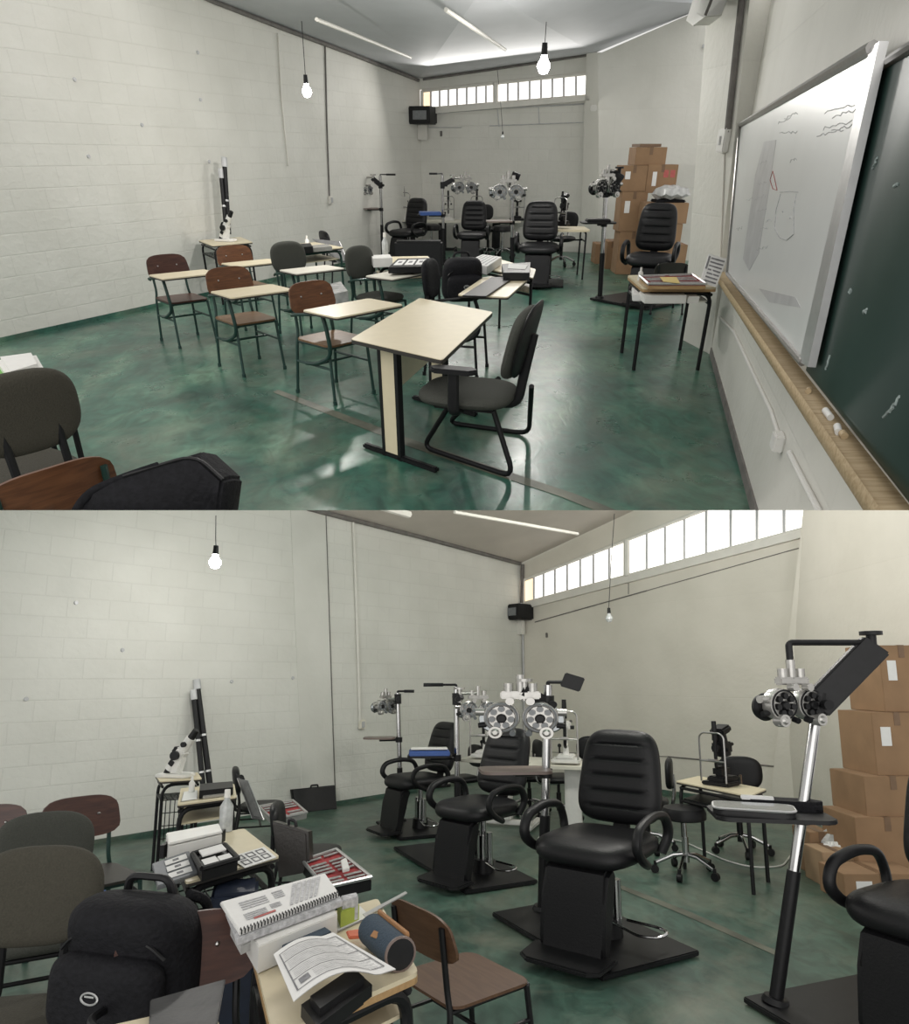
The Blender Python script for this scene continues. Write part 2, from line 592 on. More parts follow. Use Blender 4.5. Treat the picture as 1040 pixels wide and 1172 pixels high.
# ------------------------------------------------------------------ the two room shells
class Wall:
    """a vertical plane over the floor line a-b"""
    def __init__(s, room, a, b):
        s.room, s.a = room, Vector((a[0], a[1], 0))
        x = (Vector((b[0], b[1], 0)) - s.a).normalized()
        n = Vector((x.y, -x.x, 0))
        if n.dot(-s.a) < 0:
            n = -n
        s.x, s.n = x, n
        s.F = Matrix(((x.x, 0, n.x, s.a.x), (x.y, 0, n.y, s.a.y), (0, 1, n.z, 0), (0, 0, 0, 1)))

    def p(s, px, py, off=0.0):
        return s.room.onplane(px, py, s.a + s.n * off, s.n)

    def loc(s, v):
        d = Vector(v) - s.a
        return Vector((d.dot(s.x), d.z, d.dot(s.n)))

    def build(s, name, polys, m, thick=0.12, off=0.0):
        mb = MB()
        for poly in polys:
            P = [s.loc(s.p(px, py, off)) for px, py in poly]
            mb.prism(P, (0, 0, -thick))
        o = mb.build(name, m, None, None, smooth=0)
        o.matrix_world = s.room.M @ s.F
        ROOM_OF[o.name] = s.room
        o['kind'] = 'structure'
        return o

    def slab(s, mb, poly, off, thick, bev=0.0):
        """a prism standing proud of the wall, its face `off` before it (room coordinates)"""
        mb.prism([s.p(px, py, off) for px, py in poly], -s.n * thick, bev)

    def line(s, mb, pts, r, off=None):
        off = r if off is None else off
        mb.tube([s.p(px, py, off) for px, py in pts], r, 8)


def floor_poly(room, name, pts, m, th):
    mb = MB()
    mb.prism([Vector((x, y, 0)) for x, y in pts], (0, 0, -th))
    return struct(room, name, mb, m)


# --- upper room
uL = Wall(UP, UP.fl(0, 392), UP.fl(195, 348))
c0 = UP.onplane(484, 283, uL.a, uL.n)
c0.z = 0
uB = Wall(UP, c0, UP.fl(672, 289))
uF = Wall(UP, UP.fl(688, 294), UP.fl(800, 299))
uP = Wall(UP, UP.fl(781, 389), UP.fl(813, 406))
uR = Wall(UP, UP.fl(813, 406), UP.fl(861, 584))
floor_poly(UP, 'floor_upper', [(-7.5, 2.6), (2.6, 2.6), (5.0, 8), (5.0, 16.6), (-0.8, 16.6), (-5.0, 7.6)], 'floor_up', 0.02)
uL.build('wall_upper_left', [[(484, 284), (480, 90), (245, 0), (150, -36), (-90, -127), (-90, 412)]], 'wall_up')
uB.build('wall_upper_back', [[(476, 283.5), (680, 291), (680, 112), (476, 128.7)], [(470, 103.5), (680, 84), (681, 60), (470, 91)]], 'wall_up')
uF.build('wall_upper_far_right', [[(686, 294), (684, 62), (815, 5), (815, 300)]], 'wall_up_plain')
uP.build('wall_upper_pillar', [[(781, 389), (811, -20), (860, -20), (813, 406)]], 'wall_up_plain', 0.25)
uR.build('wall_upper_right', [[(813, 406), (860, -30), (1400, -30), (1400, 900), (945, 900)]], 'wall_up_plain')
# column between back wall and recessed wall
mb = MB()
uB.slab(mb, [(664, 289), (671, 60), (688, 60), (690, 295)], 0.10, 0.25)
struct(UP, 'trim_upper_column', mb, 'wall_up_plain')
# ceiling
tl = [uL.p(150, -36), uL.p(245, 0), uL.p(480, 90)]
tb = [uB.p(680, 61)]
tr = [uF.p(815, 5), uF.p(815, -60), uP.p(860, -22), uR.p(1075, -30)]
mb = MB()
ring = [mb.v(p) for p in tl + tb + tr]
hub = mb.v((0.3, 9.5, 3.25))
for a, b in zip(ring, ring[1:]):
    mb.face([a, b, hub])
near = mb.v((0.2, 6.5, 3.2))
mb.face([ring[-1], near, hub])
mb.face([near, ring[0], hub])
struct(UP, 'ceiling_upper', mb, 'ceil')
# dark seam along the top of left and back walls
mb = MB()
uL.line(mb, [(200, -18), (245, 2), (330, 35), (400, 61), (479, 92)], 0.028)
struct(UP, 'trim_upper_ceiling_seam', mb, 'grey_line')
mb = MB()
uB.line(mb, [(484, 91), (560, 80), (680, 62)], 0.02)
struct(UP, 'trim_upper_back_seam', mb, 'grey_line')
# joint lines in the painted back wall
mb = MB()
uB.line(mb, [(484, 131), (568, 124), (668, 119)], 0.012)
uB.line(mb, [(490, 146), (528, 146)], 0.008)
uB.line(mb, [(560, 144), (668, 140)], 0.008)
uB.line(mb, [(569, 124), (571, 145)], 0.008)
uB.line(mb, [(616, 121), (617, 142)], 0.008)
struct(UP, 'trim_upper_wall_joints', mb, 'smudge')
# ceiling battens
def batten(room, name, a, b, h, r, m):
    pa, pb = room.fl(*a, h), room.fl(*b, h)
    mb = MB()
    mb.tube([pa, pb], r, 8)
    return struct(room, name, mb, m)
batten(UP, 'trim_upper_ceiling_batten', (510, 11), (578, 57), 3.02, 0.022, 'white_paint')
batten(UP, 'trim_upper_ceiling_batten', (362, 22), (470, 66), 3.0, 0.02, 'white_paint')
# green painted line where the floor turns up at the walls
mb = MB()
a, b = uL.p(-60, 405, 0.01), uL.p(484, 283, 0.01)
a.z = b.z = 0
mb.prism([a, b, b + Vector((0, 0, .05)), a + Vector((0, 0, .05))], uL.n * 0.01)
struct(UP, 'baseboard_upper_left', mb, 'floor_up')
mb = MB()
a, b = UP.fl(813, 406), UP.fl(900, 730)
mb.prism([a, b, b + Vector((0, 0, .07)), a + Vector((0, 0, .07))], uR.n * 0.012)
struct(UP, 'baseboard_upper_right', mb, 'grey_line')
# floor: pale worn line across the paint
mb = MB()
P = [UP.fl(*q, 0.002) for q in ((312, 449), (318, 446), (480, 506), (660, 566), (705, 584), (690, 588), (640, 568), (470, 512))]
mb.prism(P, (0, 0, 0.001))
struct(UP, 'trim_upper_floor_line', mb, 'worn_line')


def strip_window(room, wall, name, top, bot, posts, bars, warm):
    """window high in the wall: top/bot = (px,py) ends; posts, bars = px of the uprights"""
    def ty(x): return top[0][1] + (top[1][1] - top[0][1]) * (x - top[0][0]) / (top[1][0] - top[0][0])
    def by(x): return bot[0][1] + (bot[1][1] - bot[0][1]) * (x - bot[0][0]) / (bot[1][0] - bot[0][0])
    x0, x1 = top[0][0], top[1][0]
    mb = MB()
    for f in (ty, by):
        wall.line(mb, [(x0, f(x0)), (x1, f(x1))], 0.03, 0.0)
    for x in (x0, x1):
        wall.line(mb, [(x, ty(x)), (x, by(x))], 0.03, 0.0)
    for x in posts:
        wall.line(mb, [(x, ty(x)), (x, by(x))], 0.05, 0.02)
    fr = struct(room, name, mb, 'white_paint')
    mb = MB()
    for x in bars:
        wall.line(mb, [(x, ty(x)), (x, by(x))], 0.02, -0.01)
    b = mb.build('window_bars', 'smudge', fr)
    xs = sorted([x0] + posts + bars + [x1])
    for i, (a, c) in enumerate(zip(xs, xs[1:])):
        mb = MB()
        wall.slab(mb, [(a, ty(a)), (c, ty(c)), (c, by(c)), (a, by(a))], -0.06, 0.02)
        mb.build('window_pane', 'pane_warm' if i in warm else 'pane', fr)
    return fr


strip_window(UP, uB, 'window_1', ((483, 104), (672, 84)), ((484, 125), (672, 110)), [567],
             [493, 503, 513, 523, 534, 545, 556, 581, 593, 606, 619, 632, 645, 659], (0,))
mb = MB()
uB.slab(mb, [(483, 125), (674, 109), (674, 115), (483, 131)], 0.10, 0.2)
struct(UP, 'trim_upper_window_sill', mb, 'white_paint')

# --- lower room
lL = Wall(LOW, LOW.fl(150, 960), LOW.fl(448, 911))
d0 = LOW.onplane(600, 886, lL.a, lL.n)
d0.z = 0
lB = Wall(LOW, d0, LOW.fl(880, 926))
k0 = lB.p(900, 929)
k0.z = 0
lR = Wall(LOW, k0, LOW.fl(1040, 985))
floor_poly(LOW, 'floor_lower', [(-6, 0.9), (6, 0.9), (6, 12), (1.2, 13.5), (-6, 9)], 'floor_low', 0.05)
lL.build('wall_lower_left', [[(-60, 995), (600, 886), (595, 645), (365, 584), (200, 540), (-60, 540)]], 'wall_low')
lB.build('wall_lower_back', [[(592, 885), (925, 932), (925, 604), (592, 692.5)], [(588, 668), (925, 537), (925, 480), (588, 647.5)]], 'wall_low_plain')
lR.build('wall_lower_right', [[(898, 929), (922, 540), (1090, 470), (1090, 1005)]], 'wall_low_plain')
mb = MB()
lL.slab(mb, [(383, 924), (371, 540), (330, 520), (347, 930)], 0.008, 0.10)
struct(LOW, 'trim_lower_pilaster', mb, 'wall_low_smooth')
mb = MB()
lL.line(mb, [(384, 918), (372, 560)], 0.006, 0.012)
struct(LOW, 'trim_lower_pilaster_joint', mb, 'grey_line')
mb = MB()
lB.slab(mb, [(880, 926), (924, 540), (948, 540), (912, 932)], 0.14, 0.3)
struct(LOW, 'trim_lower_column', mb, 'wall_low_plain')
# ceiling corner
mb = MB()
q = [lL.p(595, 645), lL.p(365, 584), lL.p(200, 540), lB.p(925, 480), lB.p(760, 568)]
ring = [mb.v(p) for p in q]
mb.face([ring[0], ring[1], ring[4]])
mb.face([ring[1], ring[2], ring[3], ring[4]])
struct(LOW, 'ceiling_lower', mb, 'ceil_low')
mb = MB()
lL.line(mb, [(300, 567), (365, 585), (480, 614), (595, 645)], 0.035)
struct(LOW, 'trim_lower_ceiling_seam', mb, 'grey_line')
mb = MB()
lB.line(mb, [(597, 656), (601, 886)], 0.018)
struct(LOW, 'trim_lower_corner_conduit', mb, 'smudge')
mb = MB()
lB.line(mb, [(598, 646), (597, 690)], 0.03)
struct(LOW, 'trim_lower_corner_pipe', mb, 'grey_line')
strip_window(LOW, lB, 'window_2', ((599, 664), (925, 537)), ((601, 690), (925, 604)), [717],
             [611, 622, 635, 649, 664, 679, 697, 740, 761, 783, 808, 836, 866, 897], (0,))
mb = MB()
lB.slab(mb, [(600, 690), (925, 605), (925, 613), (600, 697)], 0.06, 0.12)
struct(LOW, 'trim_lower_window_sill', mb, 'white_paint')
mb = MB()
lB.line(mb, [(612, 712), (740, 676)], 0.009)
lB.line(mb, [(740, 676), (915, 627)], 0.006)
lB.line(mb, [(719, 657), (719, 680)], 0.006)
lB.line(mb, [(764, 866), (885, 877)], 0.009)
lB.line(mb, [(608, 860), (764, 866)], 0.005)
struct(LOW, 'trim_lower_wall_joints', mb, 'grey_line')
mb = MB()
lL.line(mb, [(404, 596), (408, 700), (412, 828)], 0.02)
struct(LOW, 'trim_lower_conduit', mb, 'white_paint')
mb = MB()
a, b = lL.p(-60, 995, 0.01), lL.p(600, 886, 0.01)
a.z = b.z = 0
mb.prism([a, b, b + Vector((0, 0, .05)), a + Vector((0, 0, .05))], lL.n * 0.01)
struct(LOW, 'baseboard_lower_left', mb, 'floor_low')
mb = MB()
a, b = lB.p(600, 886, 0.01), lB.p(880, 926, 0.01)
a.z = b.z = 0
mb.prism([a, b, b + Vector((0, 0, .06)), a + Vector((0, 0, .06))], lB.n * 0.01)
struct(LOW, 'baseboard_lower_back', mb, 'floor_low')
batten(LOW, 'trim_lower_ceiling_batten', (520, 586), (661, 611), 3.35, 0.02, 'white_paint')
batten(LOW, 'trim_lower_ceiling_batten', (430, 578), (468, 589), 3.3, 0.04, 'white_paint')

mb = MB()
P = [LOW.fl(*q, 0.002) for q in ((684, 1007), (690, 1005), (788, 1043), (890, 1089), (886, 1093), (782, 1047))]
mb.prism(P, (0, 0, 0.001))
struct(LOW, 'trim_lower_floor_line', mb, 'worn_line')

# ------------------------------------------------------------------ things on the walls and ceilings
def wall_box(room, wall, name, label, cat, c, w, h, d, m, extra=None, group=None):
    """box w x h x d (metres) on a wall at pixel c"""
    o = thing(room, name, label, cat, (0, 0, 0), group=group)
    p = wall.p(*c, 0.0)
    X = Matrix((( wall.x.x, 0, wall.n.x, p.x), (wall.x.y, 0, wall.n.y, p.y), (0, 1, 0, p.z), (0, 0, 0, 1)))
    o.matrix_world = room.M @ X
    mb = MB()
    mb.box((0, 0, d / 2), (w, h, d), bev=min(w, h, d) * 0.15)
    mb.build('housing', m, o)
    if extra:
        extra(o)
    return o


def rocker(o):
    mb = MB()
    mb.box((0, 0, 0.05), (0.05, 0.08, 0.02), bev=0.004)
    mb.build('rocker', 'smudge', o)


def bulb_thing(room, label, px, py, y, lit, cord_top, r=0.035, group='bare bulbs hanging from the ceiling'):
    p = room.dep(px, py, y)
    o = thing(room, 'hanging_bulb', label, 'light bulb', p, group=None)
    mb = MB()
    mb.lathe([(0.0, -r), (r * .6, -r * .85), (r, -r * .1), (r * .9, r * .4), (r * .5, r * 1.0), (r * .42, r * 1.5)], n=16)
    mb.build('bulb', 'bulb_on' if lit else 'bulb_off', o)
    mb = MB()
    mb.cyl((0, 0, r * 1.4), (0, 0, r * 2.9), r * .5, r * .4)
    mb.build('socket', 'black', o)
    t = room.dep(*cord_top, y) - p
    mb = MB()
    mb.tube([(0, 0, r * 2.8), (t.x * .4, 0, t.z * .5), (t.x, 0, t.z)], 0.004, 6)
    mb.build('cord', 'black', o)
    if lit:
        l = bpy.data.lights.new('bulb_light', 'POINT')
        l.energy = lit
        l.color = (1, 0.97, 0.92)
        l.shadow_soft_size = 0.05
        lo = bpy.data.objects.new('bulb_light', l)
        C.objects.link(lo)
        lo.parent = o
        lo.location = (0, 0, -r * 1.6)
    return o


bulb_thing(UP, 'lit bare bulb hanging by the left wall in the upper room', 351, 105, 8.6, 75, (345, 24), 0.05)
bulb_thing(UP, 'lit bare bulb hanging in front of the high strip window of the upper room', 622, 76, 9.6, 75, (625, 25), 0.075)
bulb_thing(UP, 'small unlit bulb hanging before the back wall of the upper room', 575, 157, 14.6, 0, (569, 80), 0.03)
bulb_thing(LOW, 'lit bare bulb hanging in front of the left block wall of the lower room', 246, 644, 6.2, 45, (247, 590), 0.055)
bulb_thing(LOW, 'unlit clear bulb hanging below the strip window of the lower room', 697, 708, 8.3, 0, (703, 588), 0.045)

# corner loudspeaker / ventilation box of both rooms
def corner_box(room, wall, label, c, w, h, d, dz):
    p = wall.p(*c)
    o = thing(room, 'corner_speaker', label, 'speaker', p)
    nx = wall.n
    ang = math.degrees(math.atan2(wall.n.y, wall.n.x)) + 90
    o.matrix_world = room.M @ Matrix.Translation(p + nx * (d / 2 + .02)) @ Matrix.Rotation(R(ang), 4, 'Z')
    mb = MB()
    mb.prism([(-w / 2, -d / 2, -h / 2), (w / 2, -d / 2, -h / 2), (w / 2, d / 2, -h / 2), (-w / 2, d / 2, -h / 2)], (0, 0, h), 0.02)
    mb.build('cabinet', 'black', o)
    mb = MB()
    mb.box((w * .12, -d / 2 - .006, 0), (w * .5, .014, h * .5), bev=.004)
    mb.build('grille', 'glass_grey', o)
    mb = MB()
    mb.box((0, d / 2 - .08, -h / 2 - dz / 2), (w * .34, .08, dz), bev=.004)
    mb.build('wall_bracket', 'white_paint', o)
    return o


corner_box(UP, uB, 'dark box speaker high in the far left corner of the upper room', (485, 133), 0.55, 0.29, 0.45, 0.26)
corner_box(LOW, lB, 'dark box speaker on a bracket high in the corner of the lower room', (599, 702), 0.50, 0.27, 0.36, 0.24)

wall_box(UP, uL, 'wall_switch', 'small switch at the foot of the left wall cable in the upper room', 'switch', (377, 229), .09, .12, .05, 'white_paint', rocker)
mb = MB()
uL.line(mb, [(372, 52), (374, 140), (377, 226)], 0.012)
struct(UP, 'trim_upper_conduit', mb, 'grey_line')
mb = MB()
uL.line(mb, [(318, 38), (322, 110), (330, 190)], 0.012)
struct(UP, 'trim_upper_block_joint', mb, 'white_paint')
wall_box(LOW, lL, 'wall_switch', 'cream switch at the end of the left wall conduit in the lower room', 'switch', (413, 829), .10, .12, .05, 'cream_white', rocker)
wall_box(LOW, lR, 'wall_outlet', 'cream outlet on the right wall near the cardboard boxes in the lower room', 'outlet', (987, 827), .15, .10, .03, 'cream', rocker)
wall_box(LOW, lB, 'wall_hook', 'small dark hook below the strip window in the lower room', 'hook', (626, 727), .03, .08, .03, 'grey_line')
wall_box(UP, uB, 'wall_hook', 'small dark hook on the back wall of the upper room', 'hook', (505, 153), .04, .09, .03, 'grey_line')
wall_box(UP, uF, 'wall_hook', 'small metal bracket on the far right wall of the upper room', 'hook', (806, 53), .07, .05, .05, 'smudge')
wall_box(UP, uB, 'wall_sensor', 'small white sensor on the column beside the back wall of the upper room', 'sensor', (680, 124), .12, .1, .12, 'white')

# wall anchors left in the left walls
for room, wl, pts in ((UP, uL, [(85, 91), (229, 114), (162, 143), (101, 179), (226, 60), (239, 185)]), (LOW, lL, [(87, 690), (140, 744), (265, 780), (335, 776), (30, 800)])):
    mb = MB()
    for px, py in pts:
        p = wl.p(px, py)
        mb.cyl(p, p + wl.n * .015, .022, .018, 10)
    struct(room, 'trim_%s_wall_anchors' % ('upper' if room is UP else 'lower'), mb, 'smudge')

# air conditioner peeping in at the top of the upper room
o = thing(UP, 'air_conditioner', 'white air conditioner end high on the right side of the upper room', 'air conditioner', (0, 0, 0))
mb = MB()
P = [UP.dep(797, 14, 7.6), UP.dep(806, 19, 7.2), UP.dep(826, 18, 7.2), UP.dep(836, -12, 7.2), UP.dep(806, -12, 7.6)]
mb.prism(P, (0.05, 0.5, 0.0), .01)
mb.build('casing', 'white', o)
mb = MB()
mb.tube([UP.dep(807, 17.5, 7.15), UP.dep(817, -8, 7.15)], 0.012, 6)
mb.build('air_slot', 'grey_line', o)

# dark pipe and breaker box on the pillar of the upper room
mb = MB()
uP.line(mb, [(850, -15), (845, 30), (838, 95), (832, 152)], 0.028)
o = mb.build('wall_conduit', 'grey_line', None, UP)
setp(o, 'dark conduit running down the pillar to the switch box in the upper room', 'conduit')
wall_box(UP, uP, 'switch_box', 'white switch box at the end of the dark conduit on the pillar', 'switch', (831, 161), .14, .19, .06, 'white', rocker)
mb = MB()
uP.line(mb, [(829, 172), (824, 300), (819, 320)], 0.008)
o = mb.build('wall_cable', 'white_paint', None, UP)
setp(o, 'thin white cable below the switch box beside the whiteboard', 'cable')

# whiteboard, chalkboard and ledge
o = thing(UP, 'whiteboard', 'large whiteboard with faint marker writing on the right wall', 'whiteboard', (0, 0, 0))
WB = [(847, 143), (998, 54), (918, 415), (832, 313)]
mb = MB()
uR.slab(mb, WB, 0.075, 0.02)
bd = mb.build('board', 'whiteboard', o)
mb = MB()
uR.line(mb, [WB[0], WB[1]], 0.022, 0.08)
uR.line(mb, [WB[3], WB[0]], 0.015, 0.08)
uR.line(mb, [WB[2], WB[3]], 0.015, 0.08)
mb.build('frame', 'steel', o)
mb = MB()
uR.slab(mb, [(995, 55), (1006, 47), (924, 420), (914, 414)], 0.085, 0.03)
mb.build('frame_end', 'alu', o)
def squig(mb, wall, cx, cy, w, h, n, off, r, seed):
    rr = random.Random(seed)
    pts = [(cx + w * (i / n - .5) + rr.uniform(-1, 1), cy - h * (i / n - .5) + rr.uniform(-1.0, 1.0) * 2.0) for i in range(n + 1)]
    mb.tube([wall.p(x, y, off) for x, y in pts], r, 5)
mb = MB()
for k, (cx, cy, w, h) in enumerate([(960, 124, 34, 10), (966, 130, 26, 8), (958, 143, 34, 9), (950, 152, 30, 8), (963, 147, 22, 7), (905, 132, 16, 6), (897, 138, 14, 5), (902, 152, 20, 3), (908, 183, 7, 3), (874, 186, 8, 2),
                                    (872, 210, 10, 2), (871, 225, 9, 2), (872, 240, 11, 3), (874, 262, 9, 3), (872, 284, 12, 2), (845, 262, 7, 3), (860, 228, 12, 2), (880, 252, 7, 2)]):
    squig(mb, uR, cx, cy, w, h, 9, 0.0755, 0.0018, k)
mb.tube([uR.p(x, y, .077) for x, y in ((892, 220), (903, 219), (913, 220))], .002, 5)
mb.tube([uR.p(x, y, .077) for x, y in ((893, 222), (888, 240), (886, 262), (892, 272), (900, 275), (908, 268), (908, 240), (911, 222))], .002, 5)
for x, y in ((896, 242), (904, 249)):
    mb.sphere(uR.p(x, y, .077), .006, 8)
mb.build('marker_writing', 'ink_light', o)
mb = MB()
mb.tube([uR.p(x, y, .077) for x, y in ((884, 196), (881, 206), (884, 216), (889, 218), (886, 204), (884, 196))], .002, 5)
mb.build('red_marker_stroke', 'red_ink', o)
mb = MB()
uR.slab(mb, [(874, 162), (888, 160), (880, 215), (868, 290), (857, 310), (850, 296), (864, 200)], 0.0765, 0.001)
uR.slab(mb, [(868, 330), (910, 340), (916, 352), (880, 346)], 0.0765, 0.001)
mb.build('wiped_smudge', 'smudge', o)

o = thing(UP, 'chalkboard', 'dark green chalkboard behind the right end of the whiteboard', 'chalkboard', (0, 0, 0))
mb = MB()
uR.slab(mb, [(985, 92), (1075, 36), (1075, 620), (922, 424)], 0.035, 0.025)
mb.build('board', 'chalkboard', o)
mb = MB()
uR.line(mb, [(985, 90), (1075, 33)], 0.018, 0.04)
mb.build('frame', 'steel', o)
mb = MB()
for k, (cx, cy, w, h) in enumerate([(968, 170, 3, 9), (1001, 187, 4, 12), (970, 204, 2, 3), (947, 415, 5, 14), (1017, 470, 14, 18), (1024, 462, 10, 16), (973, 333, 4, 3), (1025, 212, 3, 3), (990, 356, 4, 2)]):
    squig(mb, uR, cx, cy, w, h, 7, 0.036, 0.005, 50 + k)
mb.build('chalk_marks', 'chalk_mark', o)

o = thing(UP, 'chalk_ledge', 'long raw wood ledge under the whiteboard and chalkboard', 'ledge', (0, 0, 0))
mb = MB()
a, b = uR.p(829, 311, 0.0), uR.p(1075, 622, 0.0)
uR_a, uR_b = a, b
mb.prism([a, b, b + Vector((0, 0, -.045)), a + Vector((0, 0, -.045))], uR.n * 0.085)
mb.prism([a + uR.n * .085, b + uR.n * .085, b + uR.n * .10 + Vector((0, 0, .02)), a + uR.n * .10 + Vector((0, 0, .02))], Vector((0, 0, -.05)))
mb.build('shelf', 'ledge', o)
for k, ((px, py), l) in enumerate((((949, 467), .09), ((963, 482), .07), ((967, 490), .035), ((928, 443), .03))):
    t = (px - 829) / (1075 - 829)
    q = uR.p(px, py, .045)
    dirv = (uR_b - uR_a).normalized()
    s_ = (q - uR_a).dot(dirv)
    base = uR_a + dirv * s_ + uR.n * .045 + Vector((0, 0, .012))
    mb = MB()
    mb.cyl(base - dirv * l / 2, base + dirv * l / 2 + uR.n * .01 * (k % 2), .012, n=10)
    ob = mb.build('chalk_stick', 'chalk' if k < 2 else 'ledge', None, UP)
    setp(ob, ('long white chalk stick on the ledge under the chalkboard', 'second white chalk stick on the ledge, nearer the camera', 'short tan chalk stub beside the white chalk sticks', 'small chalk stub on the ledge below the whiteboard corner')[k], 'chalk', 'chalk on the ledge')

wall_box(UP, uR, 'socket_box', 'white surface socket box on the right wall conduit', 'socket', (896, 506), .10, .085, .05, 'white')
mb = MB()
uR.line(mb, [(822, 362), (840, 380), (862, 428), (882, 470), (890, 495)], 0.010)
uR.line(mb, [(903, 518), (918, 548), (945, 600)], 0.012)
struct(UP, 'trim_upper_white_conduit', mb, 'white')

# ------------------------------------------------------------------ furniture builders (each faces local -Y)
def tablet_chair(room, label, at, rz, sc=1.0, kind='wood', tablet='cream', group=None, name='tablet_arm_chair', back_m=None, seat_m=None, frame='green_metal', cat='school chair', tw=0.58, td=0.36):
    o = thing(room, name, label, cat, at, rz, sc, group)
    soft = kind != 'wood'
    back_m = back_m or ('fabric_gry' if soft else 'wood')
    seat_m = seat_m or ('fabric_gry' if soft else 'wood_seat')
    r = .0125
    for sx in (-1, 1):                                  # front legs and rear legs
        mb = MB()
        mb.tube([(sx * .19, -.20, .43), (sx * .205, -.235, .0)], r, 8)
        mb.cyl((sx * .205, -.235, 0), (sx * .205, -.235, .03), r * 1.35, n=8)
        mb.build('leg', frame, o)
        mb = MB()
        mb.tube([(sx * .17, .23, .80), (sx * .17, .20, .50), (sx * .19, .20, .42), (sx * .205, .25, 0)], r, 8, fil=.05)
        mb.cyl((sx * .205, .25, 0), (sx * .205, .25, .03), r * 1.35, n=8)
        mb.build('leg', frame, o)
    mb = MB()
    for sx in (-1, 1):
        mb.tube([(sx * .195, -.21, .27), (sx * .197, .21, .27)], r * .8, 8)
        mb.tube([(sx * .18, -.22, .425), (sx * .18, .20, .425)], r * .9, 8)
    mb.tube([(-.197, 0, .27), (.197, 0, .27)], r * .8, 8)
    mb.tube([(-.18, -.2, .425), (.18, -.2, .425)], r * .8, 8)
    mb.build('seat_frame', frame, o)
    if soft:
        mb = MB()
        mb.cushion(.45, .42, .075, 3.2, fn=lambda v: Vector((v.x, v.y - .23, v.z + .465)))
        mb.build('seat', seat_m, o)
        mb = MB()
        mb.cushion(.43, .32, .07, 2.8, fn=lambda v: Vector((v.x, .225 - v.z + .25 * v.x * v.x * -1 + v.y * .10, .62 + v.y)))
        b = mb.build('backrest', back_m, o)
        mb = MB()
        mb.tube([(-.10, .25, .74), (-.10, .25, .45), (-.1, .1, .43)], .017, 8, fil=.05)
        mb.tube([(.10, .25, .74), (.10, .25, .45), (.1, .1, .43)], .017, 8, fil=.05)
        mb.build('back_support', frame, o)
    else:
        mb = MB()
        out = rrect(-.205, -.22, .205, .20, .05)
        A = [(x, y, .437 + .03 * max(0, (y - .05)) - .35 * max(0, -y - .15) ** 2) for x, y in out]
        mb.prism(A, (0, 0, .014), .003)
        mb.build('seat', seat_m, o)
        mb = MB()                                      # bent plywood back
        nx, nz = 12, 8
        def bp(u, w, s_):
            hw = .215 * (1 - abs(w) ** 5 * .18) * (1 - .05 * w)
            x = u * hw
            return Vector((x, .215 - .35 * x * x + .02 * w + s_ * .006, .735 + w * .115 * (1 - .16 * abs(u) ** 4)))
        G = {}
        for s_ in (-1, 1):
            for i in range(nx + 1):
                for k in range(nz + 1):
                    G[s_, i, k] = mb.v(bp(2 * i / nx - 1, 2 * k / nz - 1, s_))
        for i in range(nx):
            for k in range(nz):
                for s_ in (-1, 1):
                    mb.face([G[s_, i, k], G[s_, i + 1, k], G[s_, i + 1, k + 1], G[s_, i, k + 1]])
        for i in range(nx):
            for k in (0, nz):
                mb.face([G[-1, i, k], G[-1, i + 1, k], G[1, i + 1, k], G[1, i, k]])
        for k in range(nz):
            for i in (0, nx):
                mb.face([G[-1, i, k], G[-1, i, k + 1], G[1, i, k + 1], G[1, i, k]])
        b = mb.build('backrest', back_m, o)
        for sx in (-1, 1):
            mb = MB()
            mb.sphere((sx * .10, .2085, .745), .009, 8)
            mb.build('rivet', 'steel', b)
    if tablet:
        tp = MB()
        x0, x1, y0, y1 = -.33, -.33 + tw, -.30 - td / 2, -.30 + td / 2
        out = rrect(x0, y0, x1, y1, .03)
        tp.prism([(x, y, .70) for x, y in out], (0, 0, .018), .003)
        t = tp.build('writing_tablet', tablet, o)
        e = MB()
        e.prism([(x * 1.004 + .0006, y * 1.002, .696) for x, y in out], (0, 0, .012))
        e.build('edge_band', 'edge', t)
        mb = MB()
        mb.tube([(x0 + .10, -.20, .695), (x0 + .10, -.24, .60), (-.215, -.26, .38), (-.21, -.05, .29), (-.195, .10, .27)], .016, 8, fil=.09)
        mb.tube([(x0 + .07, -.36, .693), (x0 + .10, -.2, .685), (x0 + .05, .05, .66), (-.20, .22, .62)], .012, 8, fil=.06)
        mb.build('tablet_arm', frame, o)
    return o


